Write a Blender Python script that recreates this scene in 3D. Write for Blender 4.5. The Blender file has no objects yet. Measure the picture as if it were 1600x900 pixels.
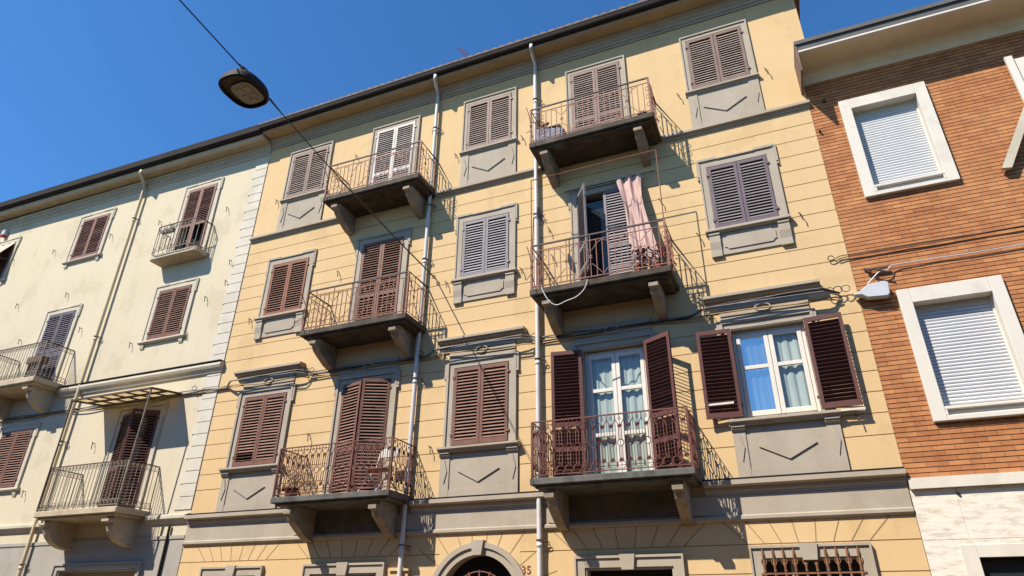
import bpy, bmesh, math, random
from mathutils import Vector, Matrix
R = math.radians
random.seed(7)
S = bpy.context.scene
COL = S.collection

# ---------------------------------------------------------------- camera
YAW, PITCH, ROLL, FPX = -3.97580418e-01, 4.76569113e-01, 1.01874518e-02, 1026.42
cy, sy, cp, sp = math.cos(YAW), math.sin(YAW), math.cos(PITCH), math.sin(PITCH)
f = Vector((sy*cp, cy*cp, sp)); r_ = Vector((cy, -sy, 0)); u_ = r_.cross(f)
cr, sr = math.cos(ROLL), math.sin(ROLL)
r2 = cr*r_ + sr*u_; u2 = -sr*r_ + cr*u_
cam = bpy.data.objects.new('camera', bpy.data.cameras.new('camera'))
COL.objects.link(cam)
m = Matrix((r2, u2, -f)).transposed().to_4x4()
m.translation = Vector((0, -11.5, 1.65))
cam.matrix_world = m
cam.data.sensor_width = 36; cam.data.lens = FPX/1600*36
cam.data.clip_end = 3000; cam.data.clip_start = 0.05
S.camera = cam

# ---------------------------------------------------------------- light
SUN = Vector((0.66, 1.0, -1.33)).normalized()
el = math.asin(-SUN.z)
az = math.atan2(-SUN.x, -SUN.y)          # compass angle from +Y towards +X
W = bpy.data.worlds.new('World'); S.world = W; W.use_nodes = True
nt = W.node_tree; nt.nodes.clear()
sky = nt.nodes.new('ShaderNodeTexSky'); sky.sky_type = 'NISHITA'; sky.sun_disc = False
sky.sun_elevation = el; sky.sun_rotation = az
sky.altitude = 300; sky.air_density = 1.1; sky.dust_density = 0.25; sky.ozone_density = 3.0
bg = nt.nodes.new('ShaderNodeBackground'); bg.inputs[1].default_value = 0.106
ow = nt.nodes.new('ShaderNodeOutputWorld')
tn = nt.nodes.new('ShaderNodeMix'); tn.data_type = 'RGBA'; tn.blend_type = 'MULTIPLY'; tn.inputs[0].default_value = 1
tn.inputs[7].default_value = (.57, .82, 1.05, 1)             # camera white balance of the clear sky
nt.links.new(sky.outputs[0], tn.inputs[6]); hs = nt.nodes.new('ShaderNodeHueSaturation'); hs.inputs['Saturation'].default_value = 1.07
nt.links.new(tn.outputs[2], hs.inputs['Color']); nt.links.new(hs.outputs[0], bg.inputs[0]); nt.links.new(bg.outputs[0], ow.inputs[0])
sl = bpy.data.lights.new('sun', 'SUN'); sl.energy = 5.0; sl.angle = R(0.5); sl.color = (1, 0.915, 0.785)
so = bpy.data.objects.new('sun', sl); COL.objects.link(so)
so.rotation_euler = SUN.to_track_quat('-Z', 'Y').to_euler(); so.location = (-8, -20, 25)
S.view_settings.view_transform = 'Standard'; S.view_settings.look = 'None'
S.view_settings.exposure = 0.80; S.view_settings.gamma = 1
S.render.engine = 'CYCLES'
S.render.resolution_x = 1024; S.render.resolution_y = 576

# ---------------------------------------------------------------- materials
def srgb(r, g, b):
    return tuple(((c/255)/12.92 if c/255 < .04045 else ((c/255+.055)/1.055)**2.4) for c in (r, g, b)) + (1,)

KA = .74                                        # matt outdoor surfaces are darker than they look in sun
def mat(name, col, col2=None, rough=.85, scale=2.0, bump=.0, bscale=60, streak=0.0, metal=0, spec=.3, dirt=None, amt=.5, fine=0.12):
    """two-tone large noise + fine speckle + vertical dirt streaks, all in world metres"""
    col = tuple(c*KA for c in col[:3])+(1,); col2 = tuple(c*KA for c in col2[:3])+(1,) if col2 else None; dirt = tuple(c*KA for c in dirt[:3])+(1,) if dirt else None
    M = bpy.data.materials.new(name); M.use_nodes = True
    t = M.node_tree; N = t.nodes; L = t.links; b = N['Principled BSDF']
    b.inputs['Roughness'].default_value = rough; b.inputs['Metallic'].default_value = metal
    b.inputs['Specular IOR Level'].default_value = spec
    geo = N.new('ShaderNodeNewGeometry')
    def noise(sc, det=4, vec=None, ro=.55):
        n = N.new('ShaderNodeTexNoise'); n.inputs['Scale'].default_value = sc; n.inputs['Detail'].default_value = det
        n.inputs['Roughness'].default_value = ro
        L.new(vec or geo.outputs['Position'], n.inputs['Vector']); return n.outputs['Fac']
    def ramp(src, a, c):
        n = N.new('ShaderNodeMapRange'); n.inputs[1].default_value = a; n.inputs[2].default_value = c
        n.clamp = True; L.new(src, n.inputs[0]); return n.outputs[0]
    def mix(fac, A, B, typ='MIX'):
        n = N.new('ShaderNodeMix'); n.data_type = 'RGBA'; n.blend_type = typ
        if isinstance(fac, float): n.inputs[0].default_value = fac
        else: L.new(fac, n.inputs[0])
        for i, x in ((6, A), (7, B)):
            if isinstance(x, tuple): n.inputs[i].default_value = x
            else: L.new(x, n.inputs[i])
        return n.outputs[2]
    col2 = col2 or tuple(c*.82 for c in col[:3]) + (1,)
    c = mix(ramp(noise(scale, 6), .35, .7), col, col2)
    if fine:
        g = ramp(noise(bscale*1.3, 3), .3, .75)
        c = mix(g, c, tuple([1-fine]*3)+(1,), 'MULTIPLY') if False else c
        n = N.new('ShaderNodeMix'); n.data_type = 'RGBA'; n.blend_type = 'MULTIPLY'
        L.new(g, n.inputs[0]); L.new(c, n.inputs[6]); n.inputs[7].default_value = (1-fine, 1-fine, 1-fine, 1); c = n.outputs[2]
    if streak and rough >= .8:
        pn = ramp(noise(.8, 9, ro=.62), .56, .60); pm = N.new('ShaderNodeMix'); pm.data_type = 'RGBA'; pm.blend_type = 'MULTIPLY'
        L.new(pn, pm.inputs[0]); L.new(c, pm.inputs[6]); pm.inputs[7].default_value = (.93, .925, .91, 1); c = pm.outputs[2]
    if streak:
        mp = N.new('ShaderNodeMapping'); mp.inputs['Scale'].default_value = (3.2, 3.2, .35)
        L.new(geo.outputs['Position'], mp.inputs[0])
        s = ramp(noise(1.0, 5, mp.outputs[0]), .5, .85)
        mu = N.new('ShaderNodeMath'); mu.operation = 'MULTIPLY'; mu.inputs[1].default_value = streak
        L.new(s, mu.inputs[0])
        c = mix(mu.outputs[0], c, dirt or (.1, .085, .07, 1))
    L.new(c, b.inputs['Base Color'])
    if bump:
        bp = N.new('ShaderNodeBump'); bp.inputs['Strength'].default_value = bump; bp.inputs['Distance'].default_value = .01
        L.new(noise(bscale, 6, ro=.7), bp.inputs['Height']); L.new(bp.outputs[0], b.inputs['Normal'])
    return M

def brick_mat():
    M = mat('brick', (.5, .2, .1, 1), bump=.35, bscale=90); t = M.node_tree; N = t.nodes; L = t.links; b = N['Principled BSDF']
    geo = N.new('ShaderNodeNewGeometry'); sx = N.new('ShaderNodeSeparateXYZ'); L.new(geo.outputs['Position'], sx.inputs[0])
    cx = N.new('ShaderNodeCombineXYZ'); L.new(sx.outputs[0], cx.inputs[0]); sb = N.new('ShaderNodeMath'); sb.operation = 'SUBTRACT'; sb.inputs[1].default_value = 3.66; L.new(sx.outputs[2], sb.inputs[0]); L.new(sb.outputs[0], cx.inputs[1])
    br = N.new('ShaderNodeTexBrick'); L.new(cx.outputs[0], br.inputs['Vector'])
    br.inputs['Scale'].default_value = 1; br.inputs['Brick Width'].default_value = .29; br.inputs['Row Height'].default_value = .077
    br.inputs['Mortar Size'].default_value = .004; br.inputs['Bias'].default_value = -.05
    br.inputs['Color1'].default_value = (0.46, 0.205, 0.078, 1); br.inputs['Color2'].default_value = (0.34, 0.128, 0.05, 1)
    br.inputs['Mortar'].default_value = (0.148, 0.074, 0.044, 1)
    n = N.new('ShaderNodeTexNoise'); n.inputs['Scale'].default_value = 5; L.new(cx.outputs[0], n.inputs['Vector']); n.inputs['Detail'].default_value = 6
    mr = N.new('ShaderNodeMapRange'); mr.inputs[1].default_value = .3; mr.inputs[2].default_value = .75; L.new(n.outputs['Fac'], mr.inputs[0])
    mx = N.new('ShaderNodeMix'); mx.data_type = 'RGBA'; mx.blend_type = 'MULTIPLY'; L.new(mr.outputs[0], mx.inputs[0])
    L.new(br.outputs['Color'], mx.inputs[6]); mx.inputs[7].default_value = (.72, .68, .66, 1)
    n2 = N.new('ShaderNodeTexNoise'); n2.inputs['Scale'].default_value = .9; L.new(cx.outputs[0], n2.inputs['Vector'])
    m3 = N.new('ShaderNodeMapRange'); m3.inputs[1].default_value = .45; m3.inputs[2].default_value = .75; m3.inputs[4].default_value = .35; L.new(n2.outputs['Fac'], m3.inputs[0])
    mx2 = N.new('ShaderNodeMix'); mx2.data_type = 'RGBA'; L.new(m3.outputs[0], mx2.inputs[0]); L.new(mx.outputs[2], mx2.inputs[6]); mx2.inputs[7].default_value = (0.46, 0.23, 0.10, 1)
    L.new(mx2.outputs[2], b.inputs['Base Color'])
    return M

def travertine_mat():
    M = mat('travertine', (.74, .67, .55, 1), bump=.2, bscale=70); t = M.node_tree; N = t.nodes; L = t.links; b = N['Principled BSDF']
    geo = N.new('ShaderNodeNewGeometry'); mp = N.new('ShaderNodeMapping'); mp.inputs['Scale'].default_value = (1.6, 1.6, 7); L.new(geo.outputs['Position'], mp.inputs[0])
    n = N.new('ShaderNodeTexNoise'); n.inputs['Scale'].default_value = 2.2; n.inputs['Detail'].default_value = 9; n.inputs['Roughness'].default_value = .7; L.new(mp.outputs[0], n.inputs['Vector'])
    cr_ = N.new('ShaderNodeValToRGB'); e = cr_.color_ramp.elements; e[0].position = .30; e[0].color = (0.38, 0.32, 0.24, 1); e[1].position = .52; e[1].color = (0.607, 0.562, 0.481, 1)
    L.new(n.outputs['Fac'], cr_.inputs[0]); L.new(cr_.outputs[0], b.inputs['Base Color'])
    return M

def glass_mat(name, refl, tint=(.02, .025, .03, 1), trans=.0):
    M = bpy.data.materials.new(name); M.use_nodes = True; t = M.node_tree; N = t.nodes; L = t.links; N.clear()
    o = N.new('ShaderNodeOutputMaterial'); mx = N.new('ShaderNodeMixShader'); g = N.new('ShaderNodeBsdfGlossy'); g.inputs['Roughness'].default_value = .02
    if trans: d = N.new('ShaderNodeBsdfTransparent'); d.inputs[0].default_value = (trans, trans, trans, 1)
    else: d = N.new('ShaderNodeBsdfDiffuse'); d.inputs[0].default_value = tint
    lw = N.new('ShaderNodeLayerWeight'); fr = N.new('ShaderNodeMath'); fr.operation = 'POWER'; fr.inputs[1].default_value = 4; L.new(lw.outputs['Facing'], fr.inputs[0]); ad = N.new('ShaderNodeMath'); ad.inputs[1].default_value = refl
    L.new(fr.outputs[0], ad.inputs[0]); L.new(ad.outputs[0], mx.inputs[0]); L.new(d.outputs[0], mx.inputs[1]); L.new(g.outputs[0], mx.inputs[2]); L.new(mx.outputs[0], o.inputs[0])
    return M

YEL = (.735, .52, .275, 1)
MT = dict(
 yellow=mat('yellow_stucco', YEL, (.70, .485, .245, 1), bump=.25, bscale=45, streak=.22, scale=.9, dirt=(.42, .30, .17, 1), fine=.06),
 soffit=mat('soffit_plaster', (.62, .46, .24, 1), (.50, .36, .2, 1), bump=.1, streak=.1),
 trim=mat('stone_trim', (.48, .415, .33, 1), (.42, .355, .275, 1), bump=.2, bscale=55, streak=.18, dirt=(.24, .2, .16, 1), scale=1.5, fine=.08),
 trimdk=mat('stone_trim_worn', (.34, .29, .24, 1), (.26, .22, .18, 1), bump=.2, bscale=50, streak=.3),
 cream=mat('cream_stucco', (.71, .62, .45, 1), (.67, .575, .41, 1), bump=.5, bscale=28, streak=.25, dirt=(.45, .4, .3, 1), scale=.8, fine=.07),
 creamtrim=mat('cream_trim', (.66, .60, .47, 1), (.58, .52, .41, 1), bump=.15, streak=.2, dirt=(.3, .25, .2, 1)),
 quoin=mat('quoin_plaster', (.72, .67, .56, 1), (.66, .60, .5, 1), bump=.2, streak=.12, dirt=(.3, .27, .22, 1)),
 greybase=mat('grey_render', (.44, .41, .355, 1), (.40, .37, .32, 1), bump=.2, streak=.2),
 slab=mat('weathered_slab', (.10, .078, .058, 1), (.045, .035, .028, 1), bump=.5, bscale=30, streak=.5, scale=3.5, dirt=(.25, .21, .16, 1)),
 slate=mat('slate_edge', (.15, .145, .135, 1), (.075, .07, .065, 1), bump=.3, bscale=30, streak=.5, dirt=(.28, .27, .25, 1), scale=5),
 bracket=mat('bracket_stone', (.42, .35, .27, 1), (.26, .21, .155, 1), bump=.4, bscale=35, streak=.6, scale=5),
 creamslab=mat('cream_slab', (.62, .52, .37, 1), (.52, .42, .29, 1), bump=.3, streak=.35, scale=3),
 darkmetal=mat('dark_gutter', (.035, .027, .024, 1), (.022, .018, .018, 1), rough=.85, spec=.15, fine=0),
 greymetal=mat('grey_flashing', (.13, .125, .125, 1), (.10, .10, .10, 1), rough=.8, fine=0),
 zinc=mat('zinc_pipe', (.74, .72, .71, 1), (.62, .60, .60, 1), rough=.5, scale=3, streak=.08, dirt=(.28, .27, .27, 1)),
 creampipe=mat('cream_pipe', (.80, .65, .40, 1), (.70, .56, .34, 1), rough=.5, scale=3, streak=.3),
 iron=mat('wrought_iron', (.10, .07, .055, 1), (.16, .09, .06, 1), rough=.7, scale=8, metal=.2),
 rail=mat('rust_red_paint', (.32, .125, .075, 1), (.19, .07, .045, 1), rough=.6, scale=9, bump=.2),
 raildk=mat('maroon_paint', (.21, .075, .05, 1), (.12, .04, .03, 1), rough=.55, scale=9, bump=.2),
 railtop=mat('dark_handrail', (.07, .04, .035, 1), rough=.6, scale=9),
 railgrey=mat('grey_iron_paint', (.36, .31, .24, 1), (.2, .16, .12, 1), rough=.7, scale=14, bump=.2),
 tile=mat('terracotta_tile', (.27, .16, .12, 1), (.16, .11, .09, 1), bump=.4, scale=4),
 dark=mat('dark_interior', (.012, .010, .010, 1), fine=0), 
 room=mat('dim_reveal', (.10, .085, .07, 1), fine=0),
 white=mat('white_paint', (.80, .76, .68, 1), (.74, .69, .60, 1), rough=.45, fine=.04),
 frame=mat('white_concrete', (.80, .75, .66, 1), (.76, .71, .62, 1), bump=.3, bscale=50, streak=.08, dirt=(.45, .42, .36, 1)),
 roller=mat('roller_slat', (.70, .71, .72, 1), (.64, .65, .66, 1), rough=.4, fine=0, streak=.1, dirt=(.4, .4, .4, 1)),
 band=mat('white_stone_band', (.80, .75, .65, 1), (.72, .66, .56, 1), bump=.3, streak=.2, dirt=(.35, .3, .22, 1)),
 curtain=mat('green_grey_curtain', (.50, .60, .55, 1), (.44, .54, .50, 1), fine=0, rough=.9),
 pink=mat('pink_cloth', (.62, .43, .375, 1), (.50, .345, .31, 1), fine=.05, rough=.95),
 canvas=mat('beige_canvas', (.68, .56, .42, 1), (.60, .48, .36, 1), rough=.9),
 canvaswhite=mat('white_canvas', (.75, .72, .72, 1), rough=.9),
 lamp=mat('lamp_housing', (.022, .02, .019, 1), (.035, .03, .026, 1), rough=.7, spec=.2, fine=0),
 lampin=mat('lamp_tray', (.075, .065, .052, 1), rough=.6, fine=0),
 lens=mat('lamp_lens', (.24, .215, .15, 1), (.20, .18, .13, 1), rough=.15, spec=.6, fine=0, scale=9),
 led=mat('led_board', (.46, .42, .31, 1), (.36, .32, .22, 1), rough=.3, fine=0),
 cable=mat('black_cable', (.02, .018, .018, 1), rough=.5, fine=0),
 cablegr=mat('grey_cable', (.20, .19, .18, 1), (.12, .11, .11, 1), rough=.6, scale=6),
 cableor=mat('ochre_cable', (.45, .30, .12, 1), rough=.6),
 plastic=mat('pale_plastic', (.62, .64, .68, 1), rough=.4, fine=0),
 red=mat('red_petal', (.65, .03, .02, 1), (.5, .02, .02, 1), fine=0),
 leaf=mat('leaf', (.08, .13, .035, 1), (.05, .09, .02, 1), fine=0),
 pot=mat('plastic_pot', (.30, .09, .06, 1), fine=0),
 bluebox=mat('striped_cover', (.20, .22, .28, 1), (.34, .36, .42, 1), scale=14, fine=0),
 number=mat('number_red', (.30, .10, .07, 1), fine=0),
 rustbar=mat('rusty_grille', (.30, .14, .065, 1), (.19, .085, .045, 1), rough=.8, scale=12, bump=.3),
 joint=mat('joint_shadowline', (.36, .25, .12, 1), fine=0),
 wood=mat('old_wood', (.20, .11, .07, 1), (.13, .07, .045, 1), rough=.7),
 ground=mat('paving', (.34, .235, .13, 1), (.28, .195, .11, 1), bump=.3, scale=1),
 road=mat('asphalt', (.15, .11, .075, 1), (.12, .09, .06, 1), bump=.5),
 sheet=mat('canopy_sheet', (.55, .45, .28, 1), (.46, .36, .22, 1), rough=.6),
 palesoffit=mat('pale_soffit', (.92, .78, .56, 1), (.84, .70, .50, 1), bump=.1, streak=.1),
 shade_stain=mat('shaded_stained_stone', (.17, .14, .115, 1), (.09, .075, .062, 1), bump=.3, scale=4, streak=.5, dirt=(.05, .04, .035, 1)),
 dryleaf=mat('dry_leaf', (.14, .07, .045, 1), (.09, .045, .03, 1), fine=0),
 opp=mat('unseen_opposite_stucco', (.44, .30, .17, 1), (.36, .25, .14, 1), scale=.5),
 canopy=None,
 brick=brick_mat(), trav=travertine_mat(),
 glass=glass_mat('window_glass', .06), clear=glass_mat('clear_glass', .07, trans=.92), mirror=glass_mat('sky_reflecting_glass', .58, trans=.8),
)
def translucent(name, c):
    M = bpy.data.materials.new(name); M.use_nodes = True; t = M.node_tree; N = t.nodes; L = t.links; N.clear()
    o = N.new('ShaderNodeOutputMaterial'); mx = N.new('ShaderNodeMixShader'); d = N.new('ShaderNodeBsdfDiffuse'); q = N.new('ShaderNodeBsdfTranslucent')
    d.inputs[0].default_value = c; q.inputs[0].default_value = c; mx.inputs[0].default_value = .4
    L.new(d.outputs[0], mx.inputs[1]); L.new(q.outputs[0], mx.inputs[2]); L.new(mx.outputs[0], o.inputs[0]); return M
MT['canopy'] = translucent('canopy_sheet', (.62, .48, .27, 1))
def paint(name, c, c2=None):
    MT[name] = mat(name, c, c2, rough=.6, scale=6, bump=.15, bscale=40, fine=.1)
paint('p_mauve', (.235, .145, .125, 1), (.185, .11, .095, 1)); paint('s_pale', (.50, .40, .35, 1), (.38, .29, .25, 1))
paint('p_white', (.66, .61, .58, 1), (.52, .47, .44, 1)); paint('s_white', (.58, .52, .5, 1), (.42, .36, .34, 1))
paint('p_orange', (.30, .105, .05, 1), (.23, .08, .04, 1)); paint('s_orange', (.36, .20, .14, 1), (.27, .14, .10, 1))
paint('p_red', (.225, .10, .068, 1), (.17, .072, .05, 1)); paint('s_red', (.31, .175, .125, 1), (.22, .115, .08, 1))
paint('p_lilac', (.24, .215, .235, 1), (.20, .18, .20, 1)); paint('s_lilac', (.40, .37, .38, 1), (.33, .30, .32, 1))
paint('p_purple', (.165, .12, .145, 1), (.14, .10, .125, 1)); paint('s_purple', (.27, .235, .235, 1), (.22, .19, .19, 1))
paint('p_open', (.135, .047, .038, 1), (.105, .036, .03, 1)); paint('s_open', (.10, .035, .03, 1), (.08, .027, .024, 1))
paint('p_rose', (.29, .14, .105, 1), (.26, .12, .105, 1)); paint('s_rose', (.20, .09, .08, 1), (.30, .16, .14, 1))
paint('p_indigo', (.15, .13, .17, 1), (.11, .095, .12, 1)); paint('s_indigo', (.23, .21, .25, 1), (.17, .15, .18, 1))

# ---------------------------------------------------------------- mesh helpers
ORG = {}
def props(o, label=None, cat=None, group=None, kind=None):
    if label: o['label'] = label
    if cat: o['category'] = cat
    if group: o['group'] = group
    if kind: o['kind'] = kind
    return o
def empty(name, loc, label, cat, group=None):
    o = bpy.data.objects.new(name, None); COL.objects.link(o); o.location = loc; o.empty_display_size = .2
    ORG[o] = Vector(loc); return props(o, label, cat, group)

class MB:
    def __init__(s): s.v = []; s.f = []; s.m = []; s.mi = 0
    def add(s, vs, fs):
        k = len(s.v); s.v += [tuple(p) for p in vs]; s.f += [tuple(i+k for i in q) for q in fs]; s.m += [s.mi]*len(fs); return s
    def box(s, x0, x1, y0, y1, z0, z1):
        return s.add([(x, y, z) for z in (z0, z1) for y in (y0, y1) for x in (x0, x1)],
                     [(0, 2, 3, 1), (4, 5, 7, 6), (0, 1, 5, 4), (2, 6, 7, 3), (0, 4, 6, 2), (1, 3, 7, 5)])
    def prox(s, prof, x0, x1, dz1=0.):           # profile (depth-out, z) swept along x
        n = len(prof); a = [(x0, -d, z) for d, z in prof]; b = [(x1, -d, z+dz1) for d, z in prof]
        return s.add(a+b, [tuple(range(n)), tuple(range(2*n-1, n-1, -1))]+[(i, (i+1) % n, n+(i+1) % n, n+i) for i in range(n)])
    def plate(s, pts, y0, y1):                   # polygon (x,z) extruded in y
        n = len(pts); a = [(x, y0, z) for x, z in pts]; b = [(x, y1, z) for x, z in pts]
        return s.add(a+b, [tuple(range(n)), tuple(range(2*n-1, n-1, -1))]+[(i, (i+1) % n, n+(i+1) % n, n+i) for i in range(n)])
    def tube(s, pts, r, n=5, closed=False):
        P = [Vector(p) for p in pts]; K = len(P)
        if K < 2: return s
        ring = []
        for i, p in enumerate(P):
            t = (P[(i+1) % K]-P[i-1]) if closed or 0 < i < K-1 else (P[1]-P[0] if i == 0 else P[-1]-P[-2])
            if t.length < 1e-9: t = Vector((0, 0, 1))
            t.normalize(); a = Vector((0, 1, 0)) if abs(t.y) < .9 else Vector((1, 0, 0))
            a = t.cross(a).normalized(); b = t.cross(a); rr = r[i] if isinstance(r, (list, tuple)) else r
            ring.append([p+rr*(math.cos(2*math.pi*(j+.5)/n)*a+math.sin(2*math.pi*(j+.5)/n)*b) for j in range(n)])
        fs = []
        for i in range(K if closed else K-1):
            q = (i+1) % K
            fs += [(i*n+j, i*n+(j+1) % n, q*n+(j+1) % n, q*n+j) for j in range(n)]
        if not closed: fs += [tuple(range(n-1, -1, -1)), tuple(range((K-1)*n, K*n))]
        return s.add([p for g in ring for p in g], fs)
    def build(s, name, mats, parent=None, smooth=False, label=None, cat=None, group=None, kind=None, bevel=0):
        if not isinstance(mats, (list, tuple)): mats = [mats]
        xs, ys, zs = zip(*s.v)
        o = Vector(((min(xs)+max(xs))/2, (min(ys)+max(ys))/2, min(zs)))
        me = bpy.data.meshes.new(name); me.from_pydata([(Vector(p)-o)[:] for p in s.v], [], s.f)
        for k in mats: me.materials.append(MT[k])
        me.polygons.foreach_set('material_index', s.m)
        bm = bmesh.new(); bm.from_mesh(me); bmesh.ops.recalc_face_normals(bm, faces=bm.faces)
        if bevel: bmesh.ops.bevel(bm, geom=[e for e in bm.edges if e.is_manifold and e.calc_face_angle(0) > .6], offset=bevel, segments=1, affect='EDGES', clamp_overlap=True)
        bm.to_mesh(me); bm.free()
        if smooth: me.polygons.foreach_set('use_smooth', [True]*len(me.polygons))
        ob = bpy.data.objects.new(name, me); COL.objects.link(ob)
        ORG[ob] = o
        if parent is not None: ob.parent = parent; ob.location = o-ORG[parent]
        else: ob.location = o
        return props(ob, label, cat, group, kind)

def relief(xs, zs, fn, deep=.30):
    """height-field wall: fn(x,z) -> outward offset, or None for an opening"""
    xs = sorted(set(round(x, 4) for x in xs)); zs = sorted(set(round(z, 4) for z in zs)); b = MB()
    nx, nz = len(xs)-1, len(zs)-1
    H = [[fn((xs[i]+xs[i+1])/2, (zs[j]+zs[j+1])/2) for j in range(nz)] for i in range(nx)]
    g = lambda h: deep if h is None else -h
    for i in range(nx):
        j = 0
        while j < nz:
            h = H[i][j]
            if h is not None: b.add([(xs[i], -h, zs[j]), (xs[i+1], -h, zs[j]), (xs[i+1], -h, zs[j+1]), (xs[i], -h, zs[j+1])], [(0, 1, 2, 3)])
            if i+1 < nx and H[i+1][j] != h:
                y0, y1 = g(h), g(H[i+1][j]); x = xs[i+1]; b.add([(x, y0, zs[j]), (x, y1, zs[j]), (x, y1, zs[j+1]), (x, y0, zs[j+1])], [(0, 1, 2, 3)])
            if j+1 < nz and H[i][j+1] != h:
                y0, y1 = g(h), g(H[i][j+1]); z = zs[j+1]; b.add([(xs[i], y0, z), (xs[i+1], y0, z), (xs[i+1], y1, z), (xs[i], y1, z)], [(0, 1, 2, 3)])
            j += 1
    return b

def arc(cx, cz, r, a0, a1, n=10):
    return [(cx+r*math.cos(R(a0+(a1-a0)*i/n)), cz+r*math.sin(R(a0+(a1-a0)*i/n))) for i in range(n+1)]

# ---------------------------------------------------------------- ground
MB().box(-60, 60, -60, 14, -.30, 0).build('road', 'road', kind='structure')
MB().box(-60, 60, -2.2, -.002, .004, .14).build('pavement', 'ground', kind='structure')

def opposite():  # unseen houses behind the camera, added to cut sky fill and give reflections
    b = MB(); b.box(-45, 40, -24, -15, 0, 8.8); b.build('unseen_opposite_houses', 'opp', kind='structure')
    MB().add([(-45, -14.5, 8.7), (40, -14.5, 8.7), (40, -19.5, 9.8), (-45, -19.5, 9.8), (-45, -24, 8.7), (40, -24, 8.7)], [(0, 1, 2, 3), (3, 2, 5, 4)]).build('unseen_opposite_roof', 'tile', kind='structure')
opposite()
# ================================================================= windows and shutters
CX = [-11.03, -8.24, -5.48, -2.72, 0.04]
def shutter(parent, hx, side, y, z0, z1, w, ang, mats, rails=(), tilt=48, dark_rows=(), pitch=.067, label=None, th=.036):
    """side=+1: hinged at its left edge, -1 at its right edge; ang = opening angle; slats lean outwards and down"""
    b = MB(); a = R(ang); U = Vector((side*math.cos(a), -math.sin(a), 0)); N = Vector((-side*math.sin(a), -math.cos(a), 0)); O = Vector((hx, y, z0))
    def bx(u0, u1, n0, n1, v0, v1):
        p = [O+U*u+N*n+Vector((0, 0, v)) for v in (v0, v1) for n in (n0, n1) for u in (u0, u1)]
        b.add(p, [(0, 2, 3, 1), (4, 5, 7, 6), (0, 1, 5, 4), (2, 6, 7, 3), (0, 4, 6, 2), (1, 3, 7, 5)])
    h = z1-z0; st = .062; g = .003
    bx(g, st, 0, th, 0, h); bx(w-st, w-g, 0, th, 0, h)
    cuts = [(0, .095)]+[(q, q+.085) for q in rails]+[(h-.075, h)]
    for c0, c1 in cuts: bx(st, w-st, .002, th-.002, c0, c1)
    for hz in (.18, h-.22):                       # hinges
        bx(-.035, .03, th-.002, th+.012, hz, hz+.05)
    b.mi = 1
    for (a0, a1), (c0, c1) in zip(cuts, cuts[1:]):
        v = a1+.03; i = 0
        while v < c0-.012:
            k = ((v)/h); t = tilt+random.uniform(-2.5, 2.5)
            for lo, hi, tt in dark_rows:
                if lo <= k <= hi: t = tt
            if t is None: v += pitch; continue
            t = R(t); hw = .0325; tk = .0055
            du, dn = math.sin(t)*hw, math.cos(t)*hw   # v-extent, n-extent
            c = O+N*(th/2)+Vector((0, 0, v)); e = (N*math.cos(t)-Vector((0, 0, math.sin(t))))*hw; q = (N*math.sin(t)+Vector((0, 0, math.cos(t))))*tk
            A = U*(st-.004); B = U*(w-st+.004)
            p = [c+X+s1*e+s2*q for X in (A, B) for s1 in (-1, 1) for s2 in (-1, 1)]
            b.add(p, [(0, 1, 3, 2), (4, 6, 7, 5), (0, 4, 5, 1), (2, 3, 7, 6), (0, 2, 6, 4), (1, 5, 7, 3)])
            v += pitch; i += 1
    return b.build('shutter', mats, parent, label=label)

def border(b, x0, x1, z0, z1, wd, d0, d1, bottom=False):
    """frame of width wd outside x0..x1 / up to z1"""
    b.box(x0-wd, x0, -d1, d0, z0, z1+wd); b.box(x1, x1+wd, -d1, d0, z0, z1+wd); b.box(x0, x1, -d1, d0, z1, z1+wd)

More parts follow.
